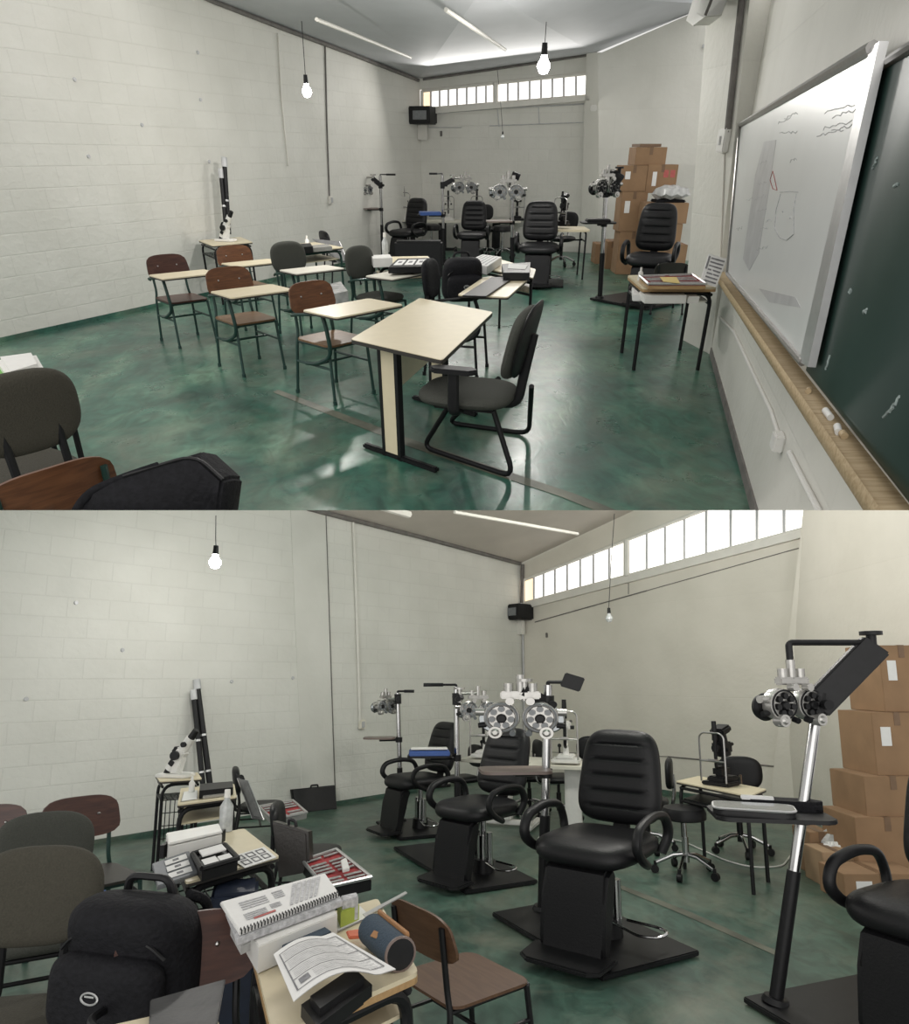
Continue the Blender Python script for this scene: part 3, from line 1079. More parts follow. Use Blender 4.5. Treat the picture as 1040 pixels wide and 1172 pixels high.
def desk(room, label, corners, z=.72, top_m='cream', frame='black_metal', shelf=.17, basket=False, edge='edge', name='school_desk', cat='desk', group=None, leg_in=.04, arch=True, r=.014, shelf_m=None, th=.022):
    """desk whose top corners (near-left, far-left, far-right, near-right) were read off the photograph"""
    P = [room.fl(px, py, z) for px, py in corners]
    c = sum((p for p in P), Vector()) / 4
    o = thing(room, name, label, cat, (c.x, c.y, 0), group=group)
    L = [Vector((p.x - c.x, p.y - c.y, z)) for p in P]
    mb = MB()
    mb.prism(fillet(L, .025, True, 3), (0, 0, -th * .5))
    t = mb.build('desk_top', top_m, o)
    mb = MB()
    mb.prism([Vector((v.x * 1.004, v.y * 1.004, z - th * .45)) for v in fillet(L, .025, True, 3)], (0, 0, -th * .6))
    mb.build('edge_band', edge, t)
    I = [v * (1 - leg_in / max(.2, v.xy.length)) for v in L]
    I = [Vector((v.x, v.y, 0)) for v in I]
    zt = z - th * 1.02
    if arch:                                           # looped side frames, one tube per side
        for a, b in ((I[0], I[3]), (I[1], I[2])):
            mb = MB()
            up = Vector((0, 0, zt - r))
            mb.tube([a, a + up, b + up, b], r, 8, fil=.10)
            mb.build('leg', frame, o)
    else:
        for a in I:
            mb = MB()
            mb.tube([a, a + Vector((0, 0, zt))], r, 8)
            mb.build('leg', frame, o)
    mb = MB()
    for a, b in ((I[0], I[1]), (I[3], I[2])):
        mb.tube([a + Vector((0, 0, zt - .03)), b + Vector((0, 0, zt - .03))], r * .8, 8)
        if shelf:
            mb.tube([a + Vector((0, 0, z - shelf)), b + Vector((0, 0, z - shelf))], r * .8, 8)
    mb.build('rail', frame, o)
    if shelf and not basket:
        mb = MB()
        mb.prism([v * .93 + Vector((0, 0, z - shelf + .01)) for v in I], (0, 0, .012))
        mb.build('shelf', shelf_m or top_m, o)
    if basket:
        mb = MB()
        for k in range(7):
            f = k / 6
            a, b = I[0].lerp(I[3], f), I[1].lerp(I[2], f)
            mb.tube([a + Vector((0, 0, z - shelf)), b + Vector((0, 0, z - shelf))], .004, 5)
            a, b = I[0].lerp(I[1], f), I[3].lerp(I[2], f)
            mb.tube([a + Vector((0, 0, z - shelf)), b + Vector((0, 0, z - shelf))], .004, 5)
        for zz in (.10, .20, .30):
            a, b = I[0], I[3]
            mb.tube([a + Vector((0, 0, z - zz - shelf)), b + Vector((0, 0, z - zz - shelf))], .004, 5)
        for k in range(9):
            a = I[0].lerp(I[3], k / 8)
            mb.tube([a + Vector((0, 0, z - shelf)), a + Vector((0, 0, z - shelf - .32))], .004, 5)
        mb.build('wire_basket', frame, o)
    return o


def exam_chair_parts(o, arms=True, back_tilt=9.0, turn=0.0, bx0=-.66, bx1=.25, by0=-.42, seat_z=.50, top=1.22):
    """padded examination chair on a pump pedestal; the plate also carries the instrument column"""
    mb = MB()
    by1 = .27
    mb.box(((bx0 + bx1) / 2, (by0 + by1) / 2, .022), (bx1 - bx0, by1 - by0, .03), bev=.006)
    for x in (bx0 + .06, bx1 - .06):
        for y in (by0 + .04, by1 - .04):
            mb.cyl((x, y, 0), (x, y, .01), .025, n=10)
    mb.build('base_plate', 'black_metal', o)
    ch = MB()
    ch.cyl((0, .02, .036), (0, .02, .14), .085, .075, 20)
    q = ch.build('chair', 'black_metal', o)             # the pedestal collar carries the chair's pieces
    if turn:
        q.rotation_euler.z = R(turn)
    mb = MB()
    mb.cyl((0, .02, .14), (0, .02, .33), .048, .048, 20)
    mb.cyl((-.06, .02, .10), (-.06, .02, .36), .026, n=14)
    mb.cyl((.06, .02, .10), (.06, .02, .36), .026, n=14)
    mb.cyl((0, .02, .33), (0, .02, seat_z - .02), .026, n=16)
    mb.build('pump_cylinder', 'chrome', q)
    mb = MB()
    mb.tube([(.05, -.02, .13), (.20, -.06, .10), (.30, -.05, .11), (.32, .02, .12), (.27, .06, .12), (.10, .05, .13)], .008, 8, fil=.03)
    mb.build('pump_pedal', 'chrome', q)
    mb = MB()
    mb.cushion(.54, .56, .135, 3.6, fn=lambda v: Vector((v.x, v.y - .33, v.z + seat_z + .065 - .5 * max(0, -.20 - (v.y - .33)) ** 1.5)), pe=6)
    mb.build('seat', 'leather', q)
    mb = MB()                                           # padded leg board from the seat front down to the foot plate
    prof = [(-.235, seat_z + .02), (-.31, seat_z - .02), (-.335, .34), (-.36, .12), (-.375, .05), (-.30, .05), (-.255, .30), (-.20, seat_z - .04)]
    mb.prism([(-.165, y, z) for y, z in prof], (.33, 0, 0), .02)
    mb.build('leg_board', 'leather', q)
    mb = MB()
    mb.prism([(-.21, -.33, .052), (.21, -.33, .052), (.20, -.49, .045), (.15, -.53, .044), (-.15, -.53, .044), (-.20, -.49, .045)], (0, 0, .028), .008)
    mb.build('foot_plate', 'black', q)
    h = top - (seat_z + .13)
    ca, sa = math.cos(R(back_tilt)), math.sin(R(back_tilt))
    def bend(v):
        y = -v.z - .22 * v.x * v.x
        z = v.y
        return Vector((v.x, .23 + y * ca + z * sa, seat_z + .13 + z * ca - y * sa))
    mb = MB()
    mb.cushion(.50, h, .13, 4.2, ribs=6, fn=bend, taper=.17, grooves=.05, nu=16, nv=56, pe=5)
    mb.build('backrest', 'leather', q)
    mb = MB()
    mb.box((0, .27, seat_z + .12), (.09, .03, .30), RX(-back_tilt), .005)
    mb.box((0, .15, seat_z - .01), (.30, .30, .03), None, .005)
    mb.build('back_bracket', 'black_metal', q)
    if arms:
        for sx in (-1, 1):
            mb = MB()
            x = sx * .295
            mb.tube([(x * .9, .12, seat_z + .02), (x, .17, seat_z + .12), (x, .12, seat_z + .24), (x, -.06, seat_z + .27), (x, -.24, seat_z + .23),
                     (x, -.28, seat_z + .13), (x, -.20, seat_z + .05), (x * .9, -.08, seat_z + .0)], .027, 10, flat=.85, fil=.09)
            mb.build('armrest', 'black', q)
    return q


def phoropter(o, at, rz=0.0, sc=1.0, m='silver', dark=False):
    """twin lens-dial refractor head: root body at the top bar, with discs and dials as its own pieces"""
    X = Matrix.Translation(at) @ Matrix.Rotation(R(rz), 4, 'Z') @ Matrix.Diagonal((sc, sc, sc, 1))
    b = None

    def piece(name, mm, f):
        mb = MB()
        mb.T = X
        f(mb)
        return mb.build(name, mm, b or o)
    def bar(mb):
        mb.box((0, .0, .13), (.20, .05, .045), bev=.008)
        mb.cyl((-.06, 0, .15), (-.06, 0, .20), .024, n=14)
        mb.cyl((.06, 0, .15), (.06, 0, .20), .024, n=14)
        mb.cyl((0, 0, .15), (0, 0, .25), .022, n=14)
    b = piece('phoropter', m, bar)
    d = 'black' if dark else 'glass_grey'
    for sx in (-1, 1):
        cx = sx * .095
        piece('lens_drum', m, lambda mb: mb.lathe([(.0, -.028), (.066, -.028), (.070, -.035), (.088, -.028), (.092, 0), (.088, .028), (.07, .035), (0, .035)], (cx, 0, 0), (0, 1, 0), 28))
        piece('lens_wheel', 'black' if dark else 'lens', lambda mb: mb.lathe([(0, -.02), (.07, -.02), (.078, 0), (.07, .02), (0, .02)], (cx + sx * .045, .05, -.015), (0, 1, 0), 28))
        def ring(mb):
            for k in range(7):
                a = PI / 2 + 2 * PI * k / 7
                mb.lathe([(0, -.046), (.016, -.046), (.019, -.026), (.019, -.01)], (cx + .049 * math.cos(a), 0, .049 * math.sin(a)), (0, 1, 0), 12)
            mb.tube([(cx + .079 * math.cos(a), -.034, .079 * math.sin(a)) for a in [2 * PI * i / 24 for i in range(24)]], .005, 6, True)
        piece('lens_ring', d, ring)
        piece('eye_aperture', 'black', lambda mb: mb.lathe([(0, -.05), (.020, -.05), (.026, -.042), (.026, -.02)], (cx, 0, -.005), (0, 1, 0), 16))
        piece('side_dial', m, lambda mb: mb.cyl((cx + sx * .085, 0, .03), (cx + sx * .130, 0, .03), .022, n=14))
        piece('level_knob', 'black', lambda mb: mb.cyl((cx + sx * .08, 0, -.045), (cx + sx * .118, 0, -.05), .015, n=12))
        piece('cross_cylinder', m, lambda mb: mb.lathe([(.0, -.056), (.012, -.056), (.022, -.048), (.034, -.048), (.036, -.03), (.036, -.0)], (cx + sx * .03, -.01, -.085), (0, 1, 0), 16))
        piece('front_dial', m, lambda mb: mb.cyl((cx - sx * .045, -.03, .095), (cx - sx * .045, -.07, .095), .022, n=12))
        piece('nose_knob', d, lambda mb: mb.cyl((cx - sx * .055, -.03, -.08), (cx - sx * .055, -.06, -.09), .016, n=12))
    return b


def instrument_column(o, at, h=1.48, split=.80, tray=None, lamp=None, arm=None, ph=None, ph_rz=0, ph_sc=1.0, dark=False, tray_m='black', arm_z=None, lean=(0, 0)):
    """pole with tray, lamp arm and phoropter arm; at = (x, y) on the plate"""
    x, y = at
    lx, ly = lean
    def pz(z): return Vector((x + lx * z, y + ly * z, z))
    mb = MB()
    mb.cyl(pz(.036), pz(.06), .06, .05, 20)
    mb.cyl(pz(.06), pz(split), .030, n=18)
    q = mb.build('column', 'black_metal', o)
    mb = MB()
    mb.cyl(pz(split), pz(h), .025, n=18)
    mb.build('chrome_pole', 'chrome', q)
    az = arm_z or h - .12
    mb = MB()
    mb.cyl(pz(az - .06), pz(az + .06), .038, n=16)
    k = pz(az)
    mb.cyl(k, k + Vector((.075, -.02, 0)), .014, n=10)
    mb.cyl(k + Vector((.06, -.017, 0)), k + Vector((.085, -.022, 0)), .026, n=10)
    mb.build('clamp', 'black', q)
    if lamp:
        (dx, dy), head = lamp
        a = pz(h - .01)
        b = a + Vector((dx, dy, .03))
        mb = MB()
        mb.tube([a, a + Vector((0, 0, .03)), b], .012, 8, fil=.01)
        if head:
            mb.box(b, (.12, .03, .10), RZ(math.degrees(math.atan2(dy, dx))) @ RY(20), .006)
        else:
            mb.tube([b - Vector((dx, dy, 0)) * .5, b + Vector((dx, dy, 0)) * .25], .018, 8, flat=.5)
        mb.build('reading_lamp', 'black', q)
    if tray:
        (dx, dy), z, (w, d), m, rot = tray
        a = pz(z)
        mb = MB()
        mb.cyl(a - Vector((0, 0, .03)), a + Vector((0, 0, .03)), .037, n=16)
        mb.tube([a, a + Vector((dx, dy, 0))], .017, 8)
        mb.build('tray_arm', 'black', q)
        mb = MB()
        mb.T = Matrix.Translation(a + Vector((dx, dy, .015))) @ Matrix.Rotation(R(rot), 4, 'Z')
        mb.prism([(px, py, 0) for px, py in rrect(-w / 2, -d / 2, w / 2, d / 2, .05)], (0, 0, .02), .004)
        mb.build('tray', m, q)
    if arm:                                             # broad black spring arm from the pole
        (dx, dy, dz) = arm
        a = pz(az)
        b = a + Vector((dx, dy, dz))
        d = (b - a)
        rot = d.to_track_quat('X', 'Z').to_matrix()
        mb = MB()
        mb.box(a.lerp(b, .5), (d.length + .05, .06, .14 if dark else .085), rot, .01)
        mb.build('spring_arm', 'black', q)
        mb = MB()
        mb.cyl(b + Vector((0, 0, -.06)), b + Vector((0, 0, .08)), .022, n=14)
        mb.cyl(b + Vector((0, 0, .07)), b + Vector((0, 0, .09)), .05, n=14)
        if ph:
            p = Vector(ph)
            mb.tube([b + Vector((0, 0, .03)), Vector((p.x, p.y, b.z + .03)), Vector((p.x, p.y, p.z + .12))], .016, 8, fil=.02)
        mb.build('hanger', 'black' if dark else 'silver', q)
    elif ph:
        p = Vector(ph)
        a = pz(az)
        mb = MB()
        mb.tube([a, Vector((p.x, p.y, a.z)), Vector((p.x, p.y, p.z + .12))], .016, 8, fil=.03)
        mb.build('hanger', 'black' if dark else 'silver', q)
    if ph:
        phoropter(o, ph, ph_rz, ph_sc, dark=dark)
    return q


def round_stool(room, label, at, sc=1.0, h=.50, back=False, rz=0, arms=False, group=None):
    name = 'office_chair' if back else 'round_stool'
    o = thing(room, name, label, 'office chair' if back else 'stool', at, rz, sc, group)
    mb = MB()
    if back:
        mb.cushion(.46, .44, .09, 3.2, fn=lambda v: Vector((v.x, v.y - .22, v.z + h)))
    else:
        mb.lathe([(0, h - .06), (.165, h - .06), (.18, h - .05), (.182, h), (.165, h + .035), (.10, h + .048), (0, h + .05)], n=32)
    mb.build('seat', 'leather', o)
    mb = MB()
    mb.cyl((0, 0, .10), (0, 0, .30), .028, n=16)
    mb.cyl((0, 0, .28), (0, 0, h - .05), .018, n=16)
    mb.build('gas_lift', 'chrome' if not back else 'black_metal', o)
    for k in range(5):
        a = 2 * PI * k / 5 + .4
        c, s_ = math.cos(a), math.sin(a)
        mb = MB()
        mb.tube([(0, 0, .16), (.10 * c, .10 * s_, .15), (.24 * c, .24 * s_, .085)], .017, 8, flat=.8)
        l = mb.build('base_arm', 'chrome', o)
        mb = MB()
        mb.cyl((.255 * c - .018 * s_, .255 * s_ + .018 * c, .033), (.255 * c + .018 * s_, .255 * s_ - .018 * c, .033), .033, n=14)
        mb.cyl((.25 * c, .25 * s_, .05), (.25 * c, .25 * s_, .095), .014, n=8)
        mb.build('caster', 'black', l)
    if back:
        mb = MB()
        mb.cushion(.40, .30, .07, 2.8, fn=lambda v: Vector((v.x, .24 - v.z - .25 * v.x * v.x, h + .14 + v.y)))
        mb.build('backrest', 'leather', o)
        mb = MB()
        mb.tube([(0, .0, h - .06), (0, .25, h - .05), (0, .28, h + .1), (0, .27, h + .28)], .018, 8, fil=.06)
        mb.build('back_support', 'chrome', o)
    return o


def slit_lamp(room, label, at, rz=0, sc=1.0, m='silver', white=True, name='slit_lamp', bulk=1.0):
    """chin-rest frame, cross-slide base, lamp tower and eyepieces"""
    o = thing(room, name, label, 'slit lamp', at, rz, sc)
    body = 'white' if white else 'black'
    mb = MB()
    mb.box((0, .02, .02), (.30, .26, .04), bev=.01)
    mb.prism([(-.09, -.10, .04), (.09, -.10, .04), (.09, .13, .04), (-.09, .13, .04)], (0, 0, .04), .01)
    mb.cyl((.0, .02, .08), (.0, .02, .16), .035, .028, 16)
    mb.build('cross_slide_base', body, o)
    mb = MB()
    mb.cyl((.08, -.09, .08), (.08, -.09, .15), .010, n=10)
    mb.sphere((.08, -.09, .16), .022)
    mb.build('joystick', 'black', o)
    mb = MB()                                           # head frame on the patient's side
    mb.tube([(-.14, .16, .04), (-.14, .16, .50), (-.10, .16, .54), (.10, .16, .54), (.14, .16, .50), (.14, .16, .04)], .010, 8, fil=.05)
    mb.tube([(-.14, .16, .25), (.14, .16, .25)], .010, 8)
    mb.box((0, .15, .26), (.10, .05, .025), bev=.006)
    mb.build('head_frame', 'silver' if white else 'steel', o)
    mb = MB()                                           # lamp tower
    mb.tube([(0, .04, .16), (0, .09, .18), (0, .09, .56)], .018, 10, fil=.04)
    mb.cyl((0, .09, .46), (0, .09, .66), .028, .024, 14)
    mb.build('lamp_tower', 'black', o)
    mb = MB()                                           # microscope
    mb.tube([(0, .02, .16), (0, -.05, .18), (0, -.05, .36)], .016, 10, fil=.04)
    mb.box((0, -.05, .38), (.10 * bulk, .15 * bulk, .09 * bulk), bev=.015)
    mb.cyl((0, .02, .38), (0, .07 * bulk, .38), .032 * bulk, n=16)
    if bulk > 1:
        mb.prism([(-.10, -.16, .04), (.10, -.16, .04), (.10, .10, .04), (-.10, .10, .04)], (0, .0, .05), .01)
        mb.prism([(-.05, -.10, .09), (.05, -.10, .09), (.05, .08, .09), (-.05, .08, .09)], (0, 0, .10), .02)
        mb.cyl((0, -.08, .30), (0, -.02, .54), .075, .06, 16)
        mb.box((0, -.04, .56), (.16, .20, .08), RX(-15), .02)
    mb.build('microscope_body', body, o)
    mb = MB()
    for sx in (-1, 1):
        mb.cyl((sx * .032, -.12, .40), (sx * .036, -.20, .41), .017, .02, 12)
    mb.cyl((-.05, -.03, .36), (-.09, -.03, .36), .02, n=12)
    mb.cyl((.05, -.03, .36), (.09, -.03, .36), .02, n=12)
    mb.build('eyepieces', 'black', o)
    return o


def lens_meter(room, label, at, rz=0, sc=1.0):
    """white lensmeter: tilted tube on a curved stand"""
    o = thing(room, 'lensmeter', label, 'lensmeter', at, rz, sc)
    mb = MB()
    mb.prism([(-.17, -.10, 0), (.12, -.10, 0), (.15, -.06, 0), (.15, .06, 0), (.12, .10, 0), (-.17, .10, 0)], (0, 0, .035), .008)
    mb.prism([(-.06, -.045, .03), (.02, -.045, .03), (.06, -.045, .15), (.05, -.045, .25), (-.02, -.045, .20)], (0, .09, 0), .01)
    mb.build('stand', 'white', o)
    rot = RY(35)
    ax = rot @ Vector((0, 0, 1))
    c = Vector((.02, 0, .22))
    mb = MB()
    mb.cyl(c - ax * .19, c + ax * .17, .045, n=18)
    mb.box(c - ax * .02, (.11, .10, .12), rot, .012)
    b = mb.build('tube_body', 'white', o)
    mb = MB()
    mb.cyl(c + ax * .17, c + ax * .26, .035, .03, 16)
    mb.build('eyepiece', 'black', b)
    mb = MB()
    mb.cyl(c - ax * .24, c - ax * .17, .032, .042, 16)
    mb.build('lamp_cap', 'black', b)
    mb = MB()
    mb.cyl(c + Vector((-.02, -.05, -.02)), c + Vector((-.02, -.085, -.02)), .042, n=18)
    mb.cyl(c + ax * .10 + Vector((0, -.04, 0)), c + ax * .10 + Vector((0, -.07, 0)), .025, n=14)
    mb.box(c + ax * .04 + Vector((-.06, 0, 0)), (.03, .12, .06), rot, .006)
    mb.build('dial_knob', 'black', b)
    mb = MB()
    mb.box(c + ax * -.11 + Vector((0, -.048, 0)), (.05, .02, .05), rot, .004)
    mb.build('lens_rest', 'black', b)
    return o


def tray_quad(room, label, pts, m_out, m_in, depth=.05, cat='lens tray', name='trial_lens_tray', rows=8, group=None, open_box=True):
    """open case lying on something: pts = four (px, py, z), near-left, far-left, far-right, near-right"""
    P = [room.fl(px, py, z) for px, py, z in pts]
    c = sum(P, Vector()) / 4
    o = thing(room, name, label, cat, c - Vector((0, 0, depth)), group=group)
    L = [p - c + Vector((0, 0, depth)) for p in P]
    mb = MB()
    mb.prism([v - Vector((0, 0, .012)) for v in L], (0, 0, -depth + .012), .004)
    e = mb.build('case_shell', m_out, o)
    mb = MB()
    for a, b in zip(L, L[1:] + L[:1]):
        mb.tube([a, b], .011, 6)
    mb.build('rim', 'alu', o)
    mb = MB()
    mb.prism([v * .985 - Vector((0, 0, .008)) for v in L], (0, 0, -.006))
    f = mb.build('lining', m_in, o)
    mb = MB()
    def at(u, w): return L[0].lerp(L[3], u).lerp(L[1].lerp(L[2], u), w)
    n = 0
    for r_ in range(rows):
        w = .10 + .8 * r_ / (rows - 1)
        for u0, u1 in ((.06, .46), (.54, .94)):
            if (r_ * 7 + int(u0 * 10)) % 5 == 4:
                continue
            d = (L[1] - L[0]) / rows * .24
            a, b = at(u0, w), at(u1, w)
            mb.prism([a - d, b - d, b + d, a + d], (0, 0, .003))
    mb.build('lens_rows', 'lens_rows', o)
    return o


def slab_quad(room, name, label, cat, pts, th, m, group=None, bev=.003, extra=None):
    """flat block whose top corners are (px, py, z)"""
    P = [room.fl(px, py, z) for px, py, z in pts]
    c = sum(P, Vector()) / len(P)
    o = thing(room, name, label, cat, c - Vector((0, 0, th)), group=group)
    L = [p - c + Vector((0, 0, th)) for p in P]
    mb = MB()
    mb.prism(L, (0, 0, -th), bev)
    mb.build('body', m, o)
    if extra:
        extra(o, L)
    return o


def lerp4(L, u, w, dz=0.0):
    return L[0].lerp(L[3], u).lerp(L[1].lerp(L[2], u), w) + Vector((0, 0, dz))


def rect_on(mb, L, u0, w0, u1, w1, dz=.0015, th=.001):
    mb.prism([lerp4(L, u0, w0, dz), lerp4(L, u1, w0, dz), lerp4(L, u1, w1, dz), lerp4(L, u0, w1, dz)], (0, 0, th))


def by_back(room, px, py, rz, sc=1.0, z=.765, dy=.22):
    """base point of a chair whose backrest centre is seen at (px, py)"""
    p = room.fl(px, py, z * sc)
    a = R(rz)
    return Vector((p.x + math.sin(a) * dy * sc, p.y - math.cos(a) * dy * sc, 0))


def box_at(room, name, label, cat, px, py, z, size, rz, m, group=None, bev=.006, tilt=None, extra=None, anchor='base'):
    """box standing at height z, base centre seen at (px, py)"""
    p = room.fl(px, py, z)
    o = thing(room, name, label, cat, p, rz, group=group)
    if tilt:
        o.matrix_world = room.M @ Matrix.Translation(p) @ Matrix.Rotation(R(rz), 4, 'Z') @ tilt.to_4x4()
    mb = MB()
    mb.box((0, 0, size[2] / 2), size, bev=bev)
    mb.build('body', m, o)
    if extra:
        extra(o)
    return o


def carton(room, label, p, size, rz, group, marks=0, m='card'):
    o = thing(room, 'cardboard_box', label, 'cardboard box', p, rz, group=group)
    w, d, h = size
    mb = MB()
    mb.box((0, 0, h / 2), size, bev=.004)
    mb.build('carton', m, o)
    mb = MB()
    mb.box((0, 0, h + .001), (.05, d * .995, .002))
    mb.box((0, -d / 2 - .001, h - .05), (.05, .004, .105))
    mb.build('tape', 'card_dark', o)
    if marks == 1:
        mb = MB()
        mb.box((-w * .25, -d / 2 - .0015, h * .62), (w * .2, .002, h * .3))
        mb.build('paper_label', 'paper', o)
    if marks == 2:
        mb = MB()
        for k in range(2):
            mb.box((w * (.12 + .22 * k), -d / 2 - .0015, h * .68), (w * .16, .002, h * .26))
        mb.build('red_label', 'red_ink', o)
        mb = MB()
        mb.box((-w * .25, -d / 2 - .0015, h * .5), (w * .14, .002, h * .5))
        mb.build('paper_label', 'paper', o)
    return o

# ------------------------------------------------------------------ examination units
def exam_unit(room, label, base, top, rz, col, col_top, ph=None, ph_sc=1.0, ph_rz=0.0, arm=None, tray=None, lamp=None, dark=False, split=.42, turn=0, max_lean=.05, arm_py=None, group='examination chair units', back_tilt=9.0, ph_dy=0.0, bx0=-.66, sc=None, wide=1.12, bx1=.36):
    at = room.fl(*base)
    yb = at.y
    h = room.dep(base[0], top, yb).z
    sc = sc or h / 1.22
    sv = (sc * wide, sc * wide, sc)
    o = thing(room, 'exam_chair_unit', label, 'examination chair', at, rz, sv, group)
    inv = (Matrix.Translation(at) @ Matrix.Rotation(R(rz), 4, 'Z') @ Matrix.Diagonal((*sv, 1))).inverted()
    cb = room.fl(*col)
    ct = room.dep(col_top[0], col_top[1], cb.y)
    L0, L1 = inv @ cb, inv @ ct
    exam_chair_parts(o, turn=turn, back_tilt=back_tilt, bx0=min(L0.x - .09, -.26), bx1=bx1, by0=min(-.32, L0.y - .09))
    ln = Vector(((L1.x - L0.x) / L1.z, (L1.y - L0.y) / L1.z))
    if ln.length > max_lean:
        ln = ln.normalized() * max_lean
    hh = L1.z
    kw = {}
    yc = cb.y
    if ph:
        kw['ph'] = inv @ room.dep(ph[0], ph[1], yc + ph_dy)
        kw['ph_rz'] = ph_rz - rz
        kw['ph_sc'] = ph_sc
    if tray:
        px, py, w, d, m, rot = tray
        p = inv @ room.dep(px, py, yc - .05)
        kw['tray'] = ((p.x - L0.x - ln.x * p.z, p.y - L0.y - ln.y * p.z), p.z, (w, d), m, rot - rz)
    if lamp:
        px, py, head = lamp
        p = inv @ room.dep(px, py, yc - .03)
        kw['lamp'] = ((p.x - L1.x, p.y - L1.y), head)
    az = None
    if arm_py:
        az = (inv @ room.dep(col[0], arm_py, yc)).z
    if arm:
        px, py = arm
        p = inv @ room.dep(px, py, yc - .05)
        az = az or hh - .12
        kw['arm'] = (p.x - L0.x - ln.x * az, p.y - L0.y - ln.y * az, p.z - az)
    instrument_column(o, (L0.x, L0.y), h=hh, split=split * hh, dark=dark, arm_z=az, lean=(ln.x, ln.y), **kw)
    return o


# upper room, back row
exam_unit(UP, 'black exam chair unit nearest the left wall of the upper room', (468, 298), 227, -35, (438, 296), (435, 201),
          ph=(419, 217), ph_sc=.85, ph_rz=60, arm=(427, 205), tray=(420, 240, .42, .26, 'taupe', 0), lamp=(449, 200, False), arm_py=212, wide=1.2)
exam_unit(UP, 'black exam chair unit with a blue case on its tray in the upper room', (540, 301), 230, -8, (508, 303), (506, 200),
          ph=(532, 214), ph_sc=1.1, ph_rz=10, arm=(518, 206), tray=(491, 247, .40, .30, 'black', 0), lamp=(494, 201, False), arm_py=212, bx0=-.74, wide=1.2)
exam_unit(UP, 'third black exam chair unit from the left wall of the upper room', (614, 325), 231, -8, (586, 318), (586, 203),
          ph=(581, 219), ph_sc=1.15, ph_rz=0, tray=(571, 255, .36, .28, 'taupe', 0), lamp=(590, 201, True), ph_dy=-.12, bx0=-.72, wide=1.22)
exam_unit(UP, 'black exam chair unit in front of the cardboard boxes in the upper room', (737, 346), 233, -52, (686, 344), (694, 208),
          ph=(694, 214), ph_sc=1.0, ph_rz=30, arm=(708, 200), tray=(684, 257, .40, .28, 'black', 0), arm_py=220, dark=True, ph_dy=-.1, bx0=-.74, max_lean=.09, turn=30)
# lower room
exam_unit(LOW, 'black exam chair unit nearest the left wall of the lower room', (479, 951), 826, -68, (459, 943), (455, 793),
          ph=(441, 808), ph_sc=.85, ph_rz=55, tray=(434, 847, .34, .22, 'taupe', 0), lamp=(470, 790, False), arm_py=800, back_tilt=14, turn=14)
exam_unit(LOW, 'black exam chair unit with a blue case on its tray in the lower room', (551, 1003), 833, -64, (524, 968), (522, 786),
          ph=(547, 812), ph_sc=.95, ph_rz=10, arm=(526, 797), tray=(492, 868, .40, .26, 'black', 0), lamp=(492, 786, False), arm_py=800, back_tilt=16, turn=22)
exam_unit(LOW, 'black exam chair unit with brown tray in the middle of the lower room', (692, 1078), 838, -62, (621, 1047), (627, 784),
          ph=(596, 821), ph_sc=1.16, ph_rz=-8, arm=(600, 792), tray=(589, 886, .40, .26, 'taupe', 4), lamp=(655, 779, True), arm_py=806, ph_dy=-.05, bx0=-.70, back_tilt=10, wide=1.2, turn=26)
exam_unit(LOW, 'black exam chair unit cut by the right edge of the lower room', (1092, 1196), 905, -70, (886, 1156), (938, 800),
          ph=(908, 806), ph_sc=.92, ph_rz=22, arm=(998, 742), tray=(880, 938, .50, .32, 'black', -10), arm_py=806, dark=True, max_lean=.21, ph_dy=-.05, bx0=-.95, sc=1.0, split=.43, wide=1.12, turn=10)

# things lying on the unit trays
box_at(UP, 'instrument_case', 'flat blue and white case lying on the exam unit tray in the upper room', 'case', 492, 246, UP.dep(491, 246, UP.fl(508, 303).y).z + .02, (.36, .26, .05), 8, 'blue')
def wlid(o):
    mb = MB()
    mb.box((0, 0, .066), (.36, .16, .012), bev=.003)
    mb.build('lid', 'white', o)
p = LOW.dep(491, 862, LOW.fl(524, 968).y - .05)
o = thing(LOW, 'instrument_case', 'flat blue case with white lid lying on an exam unit tray in the lower room', 'case', (p.x, p.y, p.z - .02), 4)
mb = MB(); mb.box((0, 0, .025), (.40, .26, .05), bev=.01); mb.build('body', 'blue', o); wlid(o)
p = UP.dep(684, 254, UP.fl(686, 344).y - .05)
o = thing(UP, 'instrument_case', 'dark flat case on the exam unit tray beside the cardboard boxes in the upper room', 'case', (p.x, p.y, p.z - .01), 0)
mb = MB(); mb.box((0, 0, .025), (.30, .20, .04), bev=.01); mb.build('body', 'black', o)
yT = LOW.fl(886, 1156).y - .05
zt = LOW.dep(880, 938, yT).z + .04
o = thing(LOW, 'instrument_case', 'clear lidded flat case on the right exam unit tray', 'case', LOW.dep(862, 932, yT - .04), -20)
mb = MB(); mb.prism([(x, y, 0) for x, y in rrect(-.19, -.10, .19, .10, .05)], (0, 0, .03), .006); mb.build('body', 'black', o)
mb = MB(); mb.prism([(x, y, .03) for x, y in rrect(-.19, -.10, .19, .10, .05)], (0, 0, .012), .004); mb.build('lid', 'glass_grey', o)
mb = MB(); mb.tube([(x, y, .036) for x, y in rrect(-.19, -.10, .19, .10, .05)], .007, 6, True); mb.build('rim', 'alu', o)
o = thing(LOW, 'instrument_pouch', 'black pouch with silver strip behind the clear case on the right exam unit tray', 'pouch', LOW.dep(895, 926, yT + .10), -20)
mb = MB(); mb.prism([(x, y, 0) for x, y in rrect(-.19, -.06, .19, .06, .04)], (0, 0, .05), .015); mb.build('body', 'fabric_blk', o)
mb = MB(); mb.box((-.12, -.03, .055), (.16, .05, .02), bev=.005); mb.build('strip', 'alu', o)

